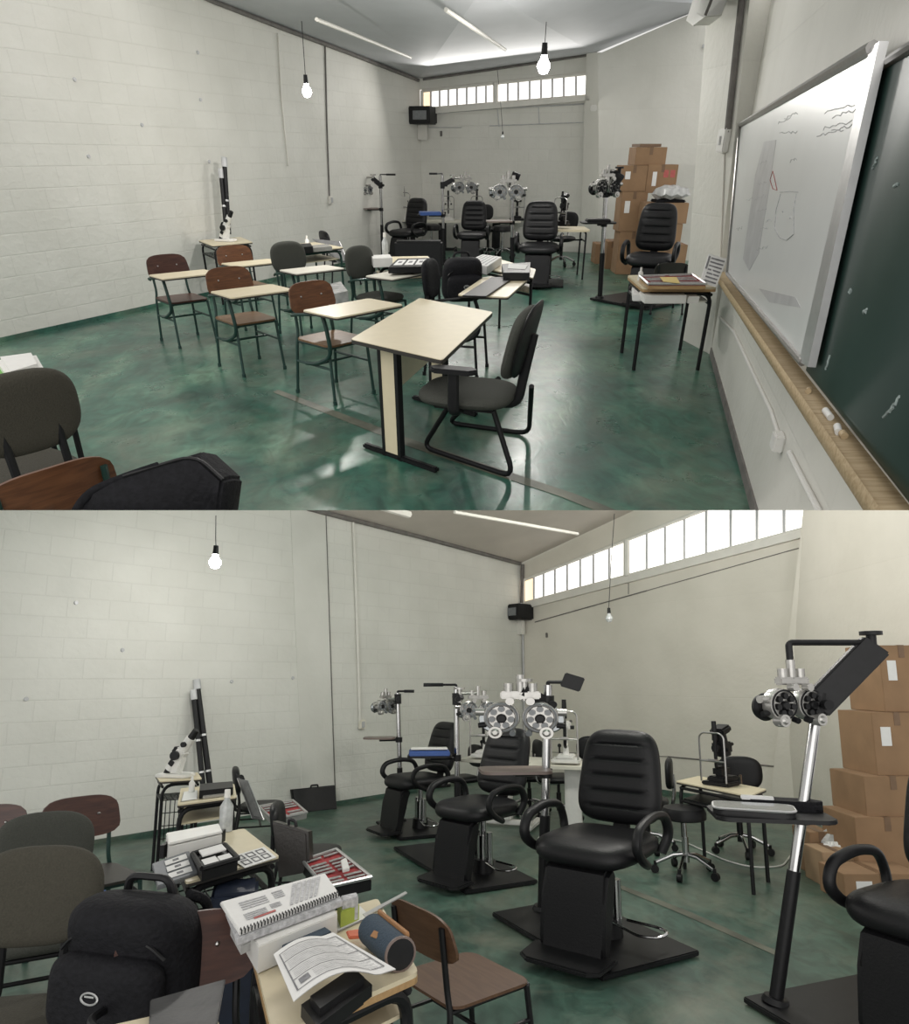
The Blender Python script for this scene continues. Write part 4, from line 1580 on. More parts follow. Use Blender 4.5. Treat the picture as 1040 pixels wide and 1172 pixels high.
# ------------------------------------------------------------------ upper room: instruments behind the chairs
def white_table(room, label, px, py, z, w, d, rz, y=None, group='instrument tables behind the chairs', top='cream_white', frame='black_metal', col=True, colm='white'):
    p = room.fl(px, py, z)
    o = thing(room, 'instrument_table', label, 'table', (p.x, p.y, 0), rz, group=group)
    mb = MB()
    mb.prism([(x, y_, z - .03) for x, y_ in rrect(-w / 2, -d / 2, w / 2, d / 2, .04)], (0, 0, .03), .004)
    mb.build('table_top', top, o)
    if col:
        mb = MB()
        mb.box((0, 0, (z - .03) / 2 + .03), (.16, .14, z - .09), bev=.02)
        mb.build('lift_column', colm, o)
        for sx in (-1, 1):
            mb = MB()
            mb.box((sx * w * .36, 0, .04), (.07, d * .95, .06), bev=.015)
            mb.build('foot', colm, o)
        mb = MB()
        mb.box((0, 0, .045), (w * .72, .08, .05), bev=.01)
        mb.build('cross_bar', colm, o)
    else:
        for sx in (-1, 1):
            mb = MB()
            x = sx * (w / 2 - .05)
            mb.tube([(x, -d / 2 + .04, 0), (x, -d / 2 + .04, z - .045), (x, d / 2 - .04, z - .045), (x, d / 2 - .04, 0)], .014, 8, fil=.08)
            mb.build('leg', frame, o)
        mb = MB()
        mb.tube([(-w / 2 + .05, 0, z - .17), (w / 2 - .05, 0, z - .17)], .011, 6)
        for sx in (-1, 1):
            mb.tube([(sx * (w / 2 - .05), -d / 2 + .04, z - .17), (sx * (w / 2 - .05), d / 2 - .04, z - .17)], .011, 6)
        mb.build('rail', frame, o)
    return o, p


o, p = white_table(UP, 'white instrument table between the first two exam chairs of the upper room', 506, 252, .58, .75, .5, 0, colm='black_metal')
slit_lamp(UP, 'slit lamp on the white table right of the first exam chair in the upper room', UP.dep(513, 252, p.y), 180, .8)
slit_lamp(UP, 'slit lamp left of the first exam chair near the corner of the upper room', UP.dep(463, 251, UP.fl(463, 251, .58).y), 180, .9)
o2, p2 = white_table(UP, 'white instrument table near the left corner of the upper room', 470, 251, .58, .5, .45, 0, colm='black_metal')
o, p = white_table(UP, 'white instrument table between the second and third exam chairs of the upper room', 568, 252, .58, .95, .5, 0, colm='black_metal')
slit_lamp(UP, 'slit lamp right of the second exam chair in the upper room', UP.dep(545, 252, p.y), 180, .8)
slit_lamp(UP, 'dark slit lamp on the white table behind the third pole in the upper room', UP.dep(591, 252, p.y), 180, .95, white=False)
o, p = white_table(UP, 'cream table with black legs right of the third exam chair in the upper room', 649, 261, .72, .62, .6, 0, col=False, top='cream')
slit_lamp(UP, 'black keratometer on the cream table beside the third exam chair in the upper room', UP.dep(643, 258, p.y), 150, .72, white=False, name='keratometer', bulk=1.3)
round_stool(UP, 'round black stool on chrome feet behind the blue case tray in the upper room', UP.fl(494, 293), 1.0, .52)
round_stool(UP, 'round black stool between the second and third exam chairs of the upper room', UP.fl(574, 295), 1.0, .52)
round_stool(UP, 'black office chair left of the third exam unit pole in the upper room', UP.fl(558, 293), .95, .50, back=True, rz=20)
round_stool(UP, 'black office chair by the cream table at the back of the upper room', UP.fl(641, 304), .95, .46, back=True, rz=-30)

# ------------------------------------------------------------------ upper room: cardboard boxes
GB = 'cardboard boxes stacked in the upper room'
def stackbox(room, label, x0, x1, ytop, ybot, depth_y, dd, group, marks=0, rz=0, m='card'):
    """carton whose front face spans these pixels at distance depth_y"""
    a, b = room.dep(x0, ybot, depth_y), room.dep(x1, ybot, depth_y)
    t = room.dep((x0 + x1) / 2, ytop, depth_y)
    w = b.x - a.x
    return carton(room, label, ((a.x + b.x) / 2, depth_y + dd / 2, a.z), (w, dd, t.z - a.z - .004), rz, group, marks, m)
yA = UP.fl(722, 314).y
yB = yA - .9
g0 = UP.fl(722, 314)
stackbox(UP, 'tall carton at the left foot of the box stack in the upper room', 704, 735, 265, 314, yA, .42, GB)
stackbox(UP, 'carton with paper label in the middle of the left box column, upper room', 707, 736, 219, 265, yA, .42, GB, 1)
stackbox(UP, 'second carton from the top of the left box column in the upper room', 709, 738, 189, 219, yA, .42, GB, 1)
stackbox(UP, 'carton with red labels beside the second carton from the top in the upper room', 738, 772, 188, 221, yA, .42, GB, 2)
stackbox(UP, 'topmost open carton on the box stack of the upper room', 726, 761, 168, 189, yA + .05, .5, GB, 0)
stackbox(UP, 'carton under the white plastic bundle in the upper room', 737, 785, 232, 256, yA - .55, .45, GB, 0)
stackbox(UP, 'carton with a white label right of the exam chair in the upper room', 745, 778, 256, 280, yA - .55, .45, GB, 1)
stackbox(UP, 'large carton on the floor behind the exam chair in the upper room', 738, 780, 280, 326, yA - .55, .45, GB, 0)
stackbox(UP, 'small carton on the floor left of the box stack in the upper room', 680, 692, 279, 302, UP.fl(686, 302).y, .4, GB, 0)
stackbox(UP, 'small carton with dark tape on the floor beside the tall carton in the upper room', 692, 705, 276, 308, UP.fl(698, 308).y, .4, GB, 0)
p = UP.dep(743, 168, yA + .05)
o = thing(UP, 'cardboard_flap', 'folded cardboard lid lying on top of the box stack in the upper room', 'cardboard', (p.x, p.y + .2, p.z), 8, group=GB)
mb = MB(); mb.box((0, 0, .02), (.34, .35, .04)); mb.build('body', 'card_dark', o)
p = UP.dep(767, 227, yA - .38)
o = thing(UP, 'plastic_bundle', 'white plastic wrapped bundle on the cartons in the upper room', 'bundle', p, 0)
mb = MB()
mb.lathe([(0, 0), (.20, 0), (.27, .05), (.24, .13), (.12, .17), (0, .175)], n=22)
for v in mb.bm.verts:
    v.co.x *= 1 + .12 * math.sin(v.co.y * 23 + v.co.z * 30)
    v.co.y *= .7
    v.co.z += .015 * math.sin(v.co.x * 40)
mb.build('wrapping', 'film', o)
p = UP.dep(768, 231.5, yA - .5)
o = thing(UP, 'black_bag', 'black bag squeezed under the white plastic bundle in the upper room', 'bag', (p.x, p.y + .1, p.z - .01), 0)
mb = MB(); mb.box((0, .1, .02), (.46, .36, .04), bev=.015); mb.build('body', 'fabric_blk', o)

# ------------------------------------------------------------------ upper room: right-hand desk
o = desk(UP, 'cream desk with red lens tray and open booklet by the pillar in the upper room', [(735, 329), (718, 315), (794, 313), (820, 329)], .72, top_m='cream', edge='edge_wood', shelf=.14, shelf_m='cream_white', r=.017, th=.035)
tray_quad(UP, 'red lined lens tray on the cream desk by the pillar in the upper room', [(742, 325, .77), (732, 316, .77), (792, 314, .77), (808, 325, .77)], 'edge_wood', 'red', .045, rows=9)
slab_quad(UP, 'yellow_paper', 'sheet of yellow paper lying on the red lens tray', 'paper', [(759, 322, .785), (755, 317, .785), (774, 317, .785), (778, 324, .785)], .003, 'yellow')
def print_lines(o, L, rows=7, w0=.1, w1=.92, cols=((.18, .9),), m='ink', name='printed_text', hh=.3, start=0):
    mb = MB()
    for k in range(rows):
        w = w0 + (w1 - w0) * k / max(1, rows - 1)
        dw = (w1 - w0) / rows * hh / 2
        for a, b in cols:
            n = (L[3] - L[0]).cross(L[1] - L[0]).normalized()
            q = [lerp4(L, a, w - dw), lerp4(L, b, w - dw), lerp4(L, b, w + dw), lerp4(L, a, w + dw)]
            n = n if n.z > 0 else -n
            mb.prism([v + n * .0035 for v in q], n * -.003)
    mb.build(name, m, o)
dk = UP.fl(808, 326, .745)
P = [UP.dep(801, 323, dk.y + .05), UP.dep(811, 291, dk.y + .16), UP.dep(832, 297, dk.y + .10), UP.dep(819, 329, dk.y - .05)]
c = sum(P, Vector()) / 4
o = thing(UP, 'booklet', 'white printed booklet propped upright on the desk by the pillar', 'booklet', (c.x, c.y, .72))
L = [v - Vector((c.x, c.y, .72)) for v in P]
mb = MB(); mb.prism(L, Vector((0, .012, .004))); mb.build('pages', 'paper', o)
n = (L[3] - L[0]).cross(L[1] - L[0]).normalized()
n = -n if n.y > 0 else n
mb = MB()
for k in range(7):
    w = .12 + .78 * k / 6
    mb.prism([lerp4(L, .2, w - .025) + n * .003, lerp4(L, .92, w - .025) + n * .003, lerp4(L, .92, w + .025) + n * .003, lerp4(L, .2, w + .025) + n * .003], n * .001)
mb.prism([lerp4(L, .04, .5) + n * .003, lerp4(L, .14, .5) + n * .003, lerp4(L, .14, .95) + n * .003, lerp4(L, .04, .95) + n * .003], n * .001)
mb.build('printed_text', 'ink', o)
def bottle(room, label, p, h, r, m='white', cap='white', group=None):
    o = thing(room, 'bottle', label, 'bottle', p, group=group)
    mb = MB(); mb.lathe([(0, 0), (r, 0), (r, h * .6), (r * .45, h * .75), (r * .4, h * .82), (0, h * .82)], n=18); mb.build('body', m, o)
    mb = MB(); mb.cyl((0, 0, h * .81), (0, 0, h), r * .5, r * .42, 14); mb.build('cap', cap, o)
    return o
bottle(UP, 'small white dropper bottle on the left edge of the desk by the pillar', UP.fl(732, 321, .725), .11, .022)
box_at(UP, 'white_box', 'white box lying on the shelf of the desk by the pillar', 'box', 757, 345, .60, (.36, .22, .07), 0, 'white')
box_at(UP, 'white_box', 'short white box at the right end of the shelf of the desk by the pillar', 'box', 789, 345, .60, (.10, .2, .06), 0, 'white')
box_at(UP, 'paper_stack', 'stack of papers sticking out of the shelf of the desk by the pillar', 'paper', 733, 339, .59, (.16, .55, .06), -12, 'paper')
tablet_chair(UP, 'dark chair with black legs pushed behind the desk by the pillar', UP.fl(757, 356), 178, (.95, .95, .70), 'wood', None, back_m='edge', seat_m='edge', frame='black_metal', name='wooden_chair')

# ------------------------------------------------------------------ upper room: school chairs and desks
GS = 'tablet arm chairs of the upper room'
tablet_chair(UP, 'dark brown wooden tablet chair nearest the left wall of the upper room', UP.fl(217, 391), 42, .98, tablet='cream', back_m='wood_dark', seat_m='wood_dark', group=GS)
tablet_chair(UP, 'brown wooden tablet chair in front of the lensmeter desk in the upper room', UP.fl(289, 372), 42, .98, group=GS, back_m='wood')
tablet_chair(UP, 'brown wooden tablet chair with worn seat in the second row of the upper room', UP.fl(289, 421), 42, 1.0, group=GS, td=.40)
tablet_chair(UP, 'brown wooden tablet chair directly left of the big cream table in the upper room', UP.fl(385, 450), 48, 1.0, group=GS, td=.40, tw=.66)
tablet_chair(UP, 'grey upholstered tablet chair with white tablet behind the brown wooden chairs', UP.fl(352, 383), 42, .98, 'soft', 'cream_white', group=GS)
tablet_chair(UP, 'grey upholstered tablet chair behind the big cream table in the upper room', UP.fl(436, 392), 55, .98, 'soft', 'cream_white', group=GS, tw=.66)
desk(UP, 'cream desk with wire basket carrying the lensmeter by the left wall in the upper room', [(243, 281), (227, 275), (275, 271), (289, 277)], .72, frame='black_metal', shelf=.16, basket=True)
lens_meter(UP, 'white and black lensmeter on the wire basket desk in the upper room', UP.fl(260, 276, .722), -20, .82)
def tall_tube(room, label, a, b, y, r):
    base = room.dep(a[0], a[1], y)
    q = room.dep(b[0], b[1], y + .12) - base
    o = thing(room, 'poster_tube', label, 'tube', base, group='black tubes leaning on the left wall')
    mb = MB(); mb.tube([(0, 0, 0), q], r, 12); mb.build('tube_body', 'black', o)
    d = q.normalized()
    mb = MB(); mb.tube([q - d * .01, q + d * .10], r * 1.3, 12); mb.build('end_cap', 'smudge', o)
    mb = MB(); mb.tube([q * .5 - d * .01, q * .5 + d * .012], r * 1.12, 12); mb.tube([q * .12, q * .12 + d * .02], r * 1.12, 12); mb.build('ring', 'alu', o)
yt = UP.fl(262, 270, .75).y
tall_tube(UP, 'taller black tube standing on the lensmeter desk, nearest the wall, in the upper room', (262, 268), (257, 190), yt, .03)
tall_tube(UP, 'shorter black tube beside the taller one behind the lensmeter in the upper room', (259, 268), (253, 203), yt - .05, .026)
desk(UP, 'cream desk with open instrument case near the left wall in the upper room', [(337, 289), (318, 281), (360, 277), (393, 283)], .72, frame='green_metal', shelf=.15)
slab_quad(UP, 'black_case', 'small black box on the desk near the left wall in the upper room', 'case', [(345, 283, .80), (343, 279, .80), (355, 278, .80), (358, 282, .80)], .07, 'black')
slab_quad(UP, 'instrument_stand', 'low white instrument on the desk near the left wall in the upper room', 'instrument', [(357, 284, .77), (353, 281, .77), (374, 279, .77), (380, 282, .77)], .045, 'silver')
bottle(UP, 'small white bottle standing on the desk near the left wall in the upper room', UP.fl(352, 283, .725), .13, .025)
def leaning_case(room, label, p0, p1, up0, up1, th, m, y, dy, name='briefcase', rim=True):
    """upright case: bottom px p0-p1, top px up0-up1 standing at distance y"""
    A = [room.dep(*p0, y), room.dep(*up0, y + dy), room.dep(*up1, y + dy), room.dep(*p1, y)]
    c = (A[0] + A[3]) / 2
    o = thing(room, name, label, 'case', c)
    L = [v - c for v in A]
    n = (L[3] - L[0]).cross(L[1] - L[0]).normalized()
    n = -n if n.y < 0 else n
    mb = MB(); mb.prism(L, n * th, .015); mb.build('shell', m, o)
    if rim:
        mb = MB()
        Q = [v + n * th * .5 for v in L]
        mb.tube(Q, th * .12, 6, True)
        mb.build('rim', 'alu', o)
    mb = MB()
    a, b = L[1].lerp(L[2], .4), L[1].lerp(L[2], .6)
    d = (L[1] - L[0]).normalized()
    mb.tube([a + n * th / 2, a + n * th / 2 + d * .035, b + n * th / 2 + d * .035, b + n * th / 2], .010, 6, fil=.02)
    mb.build('handle', 'black', o)
    return o
yc_ = UP.fl(382, 302, .45).y
tablet_chair(UP, 'black backed chair holding the open silver case in the upper room', UP.fl(392, 325), 118, (.95, .95, .8), 'soft', None, back_m='leather', seat_m='leather', frame='black_metal', name='padded_chair')
leaning_case(UP, 'open silver case lid leaning on the black chair in the upper room', (387, 300), (398, 300), (357, 273), (388, 276), .05, 'case_grey', yc_ + .1, .1)
# centre desk with lens case and cards
desk(UP, 'cream desk with black lens case and white box in the middle of the upper room', [(431, 303), (424, 294), (489, 293), (498, 301)], .72, frame='black_metal', shelf=.16)
slab_quad(UP, 'white_box', 'white box at the left end of the middle desk in the upper room', 'box', [(427, 296, .81), (424, 292, .81), (446, 291, .81), (449, 295, .81)], .085, 'white')
def cards(n):
    def f(o, L):
        mb = MB()
        for k in range(n):
            u = .08 + k * .30
            rect_on(mb, L, u, .2, u + .24, .8)
        mb.build('white_card', 'paper', o)
        mb = MB()
        for k in range(n):
            u = .08 + k * .30
            rect_on(mb, L, u + .07, .42, u + .17, .62, .003)
        mb.build('card_print', 'ink', o)
    return f
slab_quad(UP, 'lens_case', 'flat black case with three white cards on the middle desk of the upper room', 'case', [(444, 306, .78), (455, 296, .78), (492, 295, .78), (487, 305, .78)], .055, 'black', extra=cards(3))
bottle(UP, 'white spray bottle on the middle desk of the upper room', UP.fl(441, 293, .722), .24, .035, 'clear')
box_at(UP, 'black_suitcase', 'large black case standing behind the middle desk of the upper room', 'case', 480, 318, .0, (.75, .25, .55), 0, 'black', bev=.03)
# right-centre desk with papers
desk(UP, 'cream desk with thick paper stack before the third exam chair of the upper room', [(610, 318), (533, 303), (573, 297), (613, 308)], .72, frame='black_metal', shelf=.16)
slab_quad(UP, 'paper_stack', 'thick stack of white papers on the desk before the exam chairs in the upper room', 'paper', [(557, 305, .80), (534, 299, .80), (552, 291, .80), (574, 294, .80)], .075, 'paper', extra=lambda o, L: print_lines(o, L, 5, .15, .85, ((.1, .9),), 'ink_light'))
slab_quad(UP, 'black_case', 'flat black case holding a white sheet beside the paper stack in the upper room', 'case', [(576, 312, .79), (574, 302, .79), (607, 300, .79), (606, 312, .79)], .065, 'black')
slab_quad(UP, 'paper_sheet', 'white sheet lying on the flat black case in the upper room', 'paper', [(581, 307, .795), (582, 302, .795), (604, 303, .795), (601, 308, .795)], .003, 'paper')
q = UP.fl(566, 329, .71)
ca, sa = math.cos(R(75)), math.sin(R(75))
q = Vector((q.x - (.145 * ca + .30 * sa), q.y - (.145 * sa - .30 * ca), 0))
tablet_chair(UP, 'black tablet chair with half covered cream tablet beside the upper room backpack', q, 75, 1.0, 'soft', 'cream', back_m='fabric_blk', seat_m='fabric_blk', frame='black_metal', tw=.95, td=.42, group=GS)
slab_quad(UP, 'black_folder', 'black folder covering half of the cream tablet beside the backpack', 'folder', [(529, 338, .735), (562, 317, .735), (588, 317, .735), (556, 339, .735)], .012, 'black', bev=.002)

def backpack(room, label, p, rz, sc=1.0, lying=False):
    o = thing(room, 'backpack', label, 'backpack', p, rz, sc)
    mb = MB()
    def f(v):
        return Vector((v.x, -v.z + .03 * math.sin(v.y * 9), v.y))
    mb.cushion(.42, .48, .30, 4.5, fn=f, taper=.10, pe=4)
    b = mb.build('main_body', 'fabric_blk', o)
    mb = MB()
    mb.cushion(.36, .28, .14, 4.0, fn=lambda v: Vector((v.x, -.13 - v.z, v.y + .03)), pe=4)
    mb.build('front_pocket', 'fabric_blk', o)
    mb = MB()
    mb.tube([(-.08, .06, .45), (-.07, .05, .52), (.07, .05, .52), (.08, .06, .45)], .014, 8, fil=.05)
    mb.build('top_handle', 'black', o)
    mb = MB()
    mb.tube([(-.17, -.115, .30), (-.12, -.135, .36), (.12, -.135, .36), (.17, -.115, .30)], .006, 6, fil=.05)
    mb.tube([(-.18, -.03, .25), (-.16, -.06, .42), (0, -.07, .47), (.16, -.06, .42), (.18, -.03, .25)], .006, 6, fil=.08)
    mb.build('zip', 'black_metal', o)
    mb = MB()
    mb.tube([(.026 * math.cos(2 * PI * k / 20), -.203, .19 + .019 * math.sin(2 * PI * k / 20)) for k in range(20)], .0035, 6, True)
    mb.box((0, -.203, .197), (.03, .004, .006))
    e = mb.build('emblem', 'alu', o)
    for sx in (-1, 1):
        mb = MB()
        mb.tube([(sx * .11, .10, .45), (sx * .13, .19, .40), (sx * .14, .20, .20), (sx * .15, .12, .04)], .02, 8, flat=.5, fil=.08)
        mb.build('shoulder_strap', 'fabric_blk', o)
    return o


backpack(UP, 'black backpack sitting on a chair in the middle of the upper room', UP.fl(529, 345, .50), 12, (.95, .9, .82))
slab_quad(UP, 'green_bag', 'green packet on the seat behind the white tablet in the upper room', 'packet', [(378, 337, .60), (372, 326, .60), (390, 322, .60), (398, 333, .60)], .10, 'film')
# big cream table with T legs
P = [UP.fl(px, py, .74) for px, py in ((401, 388), (480, 341), (564, 357), (506, 412))]
c = sum(P, Vector()) / 4
o = thing(UP, 'cream_table', 'big cream topped table on black T legs in the front of the upper room', 'table', (c.x, c.y, 0))
L = [v - Vector((c.x, c.y, 0)) for v in P]
mb = MB(); mb.prism(fillet(L, .03, True, 3), (0, 0, -.012)); t = mb.build('table_top', 'cream', o)
mb = MB(); mb.prism([Vector((v.x * 1.003, v.y * 1.003, v.z - .004)) for v in fillet(L, .03, True, 3)], (0, 0, -.022)); mb.build('edge_band', 'edge', t)
ed = (L[3] - L[0]).normalized()
inn = (L[1] - L[0]).normalized()
foot0, foot1 = UP.fl(418, 512) - Vector((c.x, c.y, 0)), UP.fl(500, 541) - Vector((c.x, c.y, 0))
fd = (foot1 - foot0).normalized()
def tleg(off):
    mb = MB()
    a, b = foot0 + off, foot1 + off
    mid = a.lerp(b, .42)
    side = Vector((-fd.y, fd.x, 0)) * .02
    mb.prism([a - side, b - side, b + side, a + side], (0, 0, .035), .008)
    for k in (-.07, .07):
        q = mid + fd * k
        mb.prism([q - fd * .014 - side, q + fd * .014 - side, q + fd * .014 + side, q - fd * .014 + side], (0, 0, .715))
    mb.prism([a + fd * .1 + Vector((0, 0, .70)) - side, b - fd * .1 + Vector((0, 0, .70)) - side, b - fd * .1 + Vector((0, 0, .70)) + side, a + fd * .1 + Vector((0, 0, .70)) + side], (0, 0, .018))
    l = mb.build('leg', 'black_metal', o)
    mb = MB()
    q = mid - side * .9
    mb.prism([q - fd * .056 + Vector((0, 0, .035)), q + fd * .056 + Vector((0, 0, .035)), q + fd * .056 + side * 1.8 + Vector((0, 0, .035)), q - fd * .056 + side * 1.8 + Vector((0, 0, .035))], (0, 0, .675))
    mb.build('leg_panel', 'cream', l)
    return mid
far = (L[1] + L[2]) / 2 - (L[0] + L[3]) / 2
far.z = 0
m0 = tleg(Vector((0, 0, 0)))
m1 = tleg(far * .78)
mb = MB()
s_ = fd * .008
mb.prism([m0 - s_ + Vector((0, 0, .42)), m0 + s_ + Vector((0, 0, .42)), m0 + far * .78 + s_ + Vector((0, 0, .42)), m0 + far * .78 - s_ + Vector((0, 0, .42))], (0, 0, .28))
mb.build('modesty_panel', 'cream', o)

# grey cantilever chair in front of the table
f0, f1 = UP.fl(484, 514), UP.fl(588, 549)
g0, g1 = UP.fl(512, 486), UP.fl(605, 499)
ctr = UP.fl(536, 449, .50)
o = thing(UP, 'cantilever_chair', 'grey upholstered chair on a black sled frame beside the big cream table', 'chair', (ctr.x, ctr.y, 0))
v = lambda q, z=0.0: Vector((q.x - ctr.x, q.y - ctr.y, z))
seat_c = v(ctr, .50)
bw = (f0 - f1).normalized()                               # sitter's forward direction
sd = Vector((-bw.y, bw.x, 0))
for a, b in ((f0, f1), (g0, g1)):
    A, B = v(a, .016), v(b, .016)
    off = (A + B) / 2
    side = sd * ((off.dot(sd)) * .72)
    s1 = side + bw * .14 + Vector((0, 0, .455))
    s2 = side - bw * .12 + Vector((0, 0, .455))
    mb = MB()
    mb.tube([s1, A, B, s2], .017, 10, fil=.10)
    mb.build('sled_leg', 'black_metal', o)
fw = Vector((-.93, .30, 0)).normalized()
sw = Vector((-fw.y, fw.x, 0))
mb = MB()
Xs = Matrix.Translation(seat_c) @ Matrix(((-sw.x, fw.x, 0, 0), (-sw.y, fw.y, 0, 0), (0, 0, 1, 0), (0, 0, 0, 1)))
mb.T = Xs
mb.cushion(.50, .56, .09, 2.9, fn=lambda q: Vector((q.x, q.y - .28, q.z)))
mb.build('seat', 'fabric_gry', o)
mb = MB(); mb.T = Xs
mb.box((0, -.02, -.045), (.36, .36, .02), bev=.008)
mb.tube([(0, -.12, -.05), (0, -.30, -.04), (0, -.32, .10), (0, -.37, .36)], .028, 10, flat=.6, fil=.08)
mb.build('seat_carrier', 'black', o)
mb = MB(); mb.T = Xs
mb.cushion(.44, .38, .08, 2.9, fn=lambda q: Vector((q.x, -.25 + q.z - .24 * q.y + .22 * q.x * q.x, .12 + q.y)))
mb.build('backrest', 'fabric_gry', o)
mb = MB(); mb.T = Xs
mb.cushion(.45, .40, .03, 2.9, fn=lambda q: Vector((q.x, -.295 + q.z - .24 * q.y + .22 * q.x * q.x, .13 + q.y)))
mb.build('back_shell', 'black', o)
for sx in (-1,):
    mb = MB(); mb.T = Xs
    mb.tube([(sx * .22, 0, -.045), (sx * .29, 0, -.03), (sx * .29, 0, .19)], .022, 8, flat=1.5, fil=.03)
    mb.prism([(x + sx * .29, y, .19) for x, y in rrect(-.04, -.13, .04, .13, .035)], (0, 0, .028), .008)
    mb.build('armrest', 'black', o)

# foreground of the upper room, cut by the lower picture edge
tablet_chair(UP, 'grey upholstered chair at the left edge of the upper room', by_back(UP, 26, 476, -128, 1.05), -128, 1.05, 'soft', None, back_m='fabric_brn', seat_m='fabric_brn', frame='black_metal', name='padded_chair')
tablet_chair(UP, 'brown wooden chair in the front left corner of the upper room under the black bag', by_back(UP, 62, 562, 232, 1.0), 232, 1.0, 'wood', None, back_m='wood', name='wooden_chair')
# black soft bag lying over the chair back
A = [UP.dep(95, 592, 1.90), UP.dep(110, 560, 1.93), UP.dep(150, 542, 1.96), UP.dep(235, 516, 2.0), UP.dep(268, 546, 1.92), UP.dep(262, 592, 1.86)]
c = sum(A, Vector()) / len(A)
o = thing(UP, 'black_bag', 'black soft bag lying across the brown chair in the front left of the upper room', 'bag', c)
mb = MB()
L = [q - c for q in A]
top = [q * .93 + Vector((0, -.06, .02)) for q in L]
R0, R1, R2 = [mb.v(q + Vector((0, .08, -.04))) for q in L], [mb.v(q) for q in L], [mb.v(q) for q in top]
for a, b in ((R0, R1), (R1, R2)):
    for i in range(len(L)):
        j = (i + 1) % len(L)
        mb.face([a[i], a[j], b[j], b[i]])
mb.face(R2)
mb.face(R0[::-1])
bmesh.ops.bevel(mb.bm, geom=list(mb.bm.edges), offset=.010, segments=2, affect='EDGES')
mb.build('body', 'fabric_blk', o)
mb = MB()
mb.tube([top[2] * 1.01, top[3] * 1.01, top[4] * 1.01], .006, 6, fil=.06)
mb.build('piping', 'black', o)
mb = MB()
mb.tube([L[0] + Vector((-.02, -.05, .0)), L[1] + Vector((.0, -.06, .015)), L[2] + Vector((.0, -.06, .012)), top[2].lerp(top[3], .5)], .013, 8, flat=.4, fil=.06)
mb.build('strap', 'fabric_blk', o)
desk(UP, 'cream desk cut by the left edge of the upper room', [(-40, 470), (-70, 425), (20, 408), (46, 440)], .72, shelf=0)
slab_quad(UP, 'white_case', 'white rounded plastic case on the desk at the left edge of the upper room', 'case', [(8, 428, .84), (-6, 408, .84), (40, 402, .84), (48, 416, .84)], .11, 'white', bev=.02)
slab_quad(UP, 'green_card', 'green and white card before the white case at the left edge, upper room', 'card', [(-25, 436, .79), (-20, 416, .79), (10, 413, .79), (33, 436, .79)], .04, 'paper', extra=lambda o, L: (lambda mb: (rect_on(mb, L, .08, .1, .8, .9), mb.build('green_panel', 'green_label', o)))(MB()))

# ================================================================== lower room
def desk_low(*a, **k): return desk(LOW, *a, **k)

# instruments at the back
o, p = white_table(LOW, 'white instrument table behind the blue case exam unit in the lower room', 577, 868, .72, .9, .5, -20)
slit_lamp(LOW, 'white slit lamp behind the left phoropters in the lower room', LOW.dep(556, 866, p.y), 160, .95)
o, p = white_table(LOW, 'white instrument table with lift column behind the middle exam chair of the lower room', 655, 874, .75, .85, .48, -15)
slit_lamp(LOW, 'white slit lamp with black lamp tower right of the big phoropter in the lower room', LOW.dep(648, 872, p.y), 165, .95)
o = desk_low('cream table with black legs carrying the black keratometer in the lower room', [(857, 911), (773, 894), (799, 888), (877, 903)], .72, shelf=.16, basket=False, shelf_m='black', r=.016)
slit_lamp(LOW, 'black keratometer on the cream table at the back of the lower room', LOW.fl(826, 898, .722), 130, .80, white=False, name='keratometer', bulk=1.35)
round_stool(LOW, 'round black stool on a chrome star base beside the middle exam chair', LOW.fl(786, 1001), 1.0, .50)
round_stool(LOW, 'black office chair behind the cream table in the lower room', by_back(LOW, 846, 886, 165, 1.0, .74, .24), 1.0, .46, back=True, rz=165)
round_stool(LOW, 'black office chair behind the white lift table in the lower room', LOW.fl(680, 925), 1.0, .46, back=True, rz=170)
round_stool(LOW, 'black office chair left of the white lift table in the lower room', LOW.fl(640, 938), 1.0, .46, back=True, rz=100)
round_stool(LOW, 'black office chair half hidden right of the middle exam chair in the lower room', by_back(LOW, 766, 886, -110, .95, .74, .24), .95, .46, back=True, rz=-110)
round_stool(LOW, 'black office chair between the two left exam chairs of the lower room', LOW.fl(528, 930), .9, .44, back=True, rz=-60)
round_stool(LOW, 'black office chair behind the blue case exam chair in the lower room', LOW.fl(606, 930), .95, .44, back=True, rz=60)

# boxes by the right wall
GL = 'cardboard boxes stacked in the lower room'
def lowbox(label, x0, x1, yt, yb, y, dd, marks=0, m='card', rz=0):
    return stackbox(LOW, label, x0, x1, yt, yb, y, dd, GL, marks, rz, m)
yk = LOW.fl(1000, 1036).y
lowbox('tall carton at the foot of the right wall box stack in the lower room', 984, 1060, 935, 1006, yk + .35, .5, 0)
lowbox('carton just above the tall floor carton of the right wall stack, lower room', 992, 1060, 888, 935, yk + .4, .5, 0)
lowbox('wide carton in the upper middle of the right wall stack in the lower room', 1004, 1062, 815, 888, yk + .45, .5, 1)
lowbox('topmost carton of the right wall stack in the lower room', 1013, 1064, 738, 815, yk + .5, .5, 1)
lowbox('low carton with white slip before the right wall stack in the lower room', 968, 1060, 1000, 1036, yk, .35, 1)
lowbox('open carton on the floor behind the right pole in the lower room', 930, 958, 952, 1002, LOW.fl(940, 1002).y, .3, 0)
lowbox('small open carton beside the plastic bags in the lower room', 944, 984, 975, 1016, LOW.fl(960, 1016).y, .3, 0, 'card_light')
p = LOW.dep(965, 962, LOW.fl(960, 1010).y + .2)
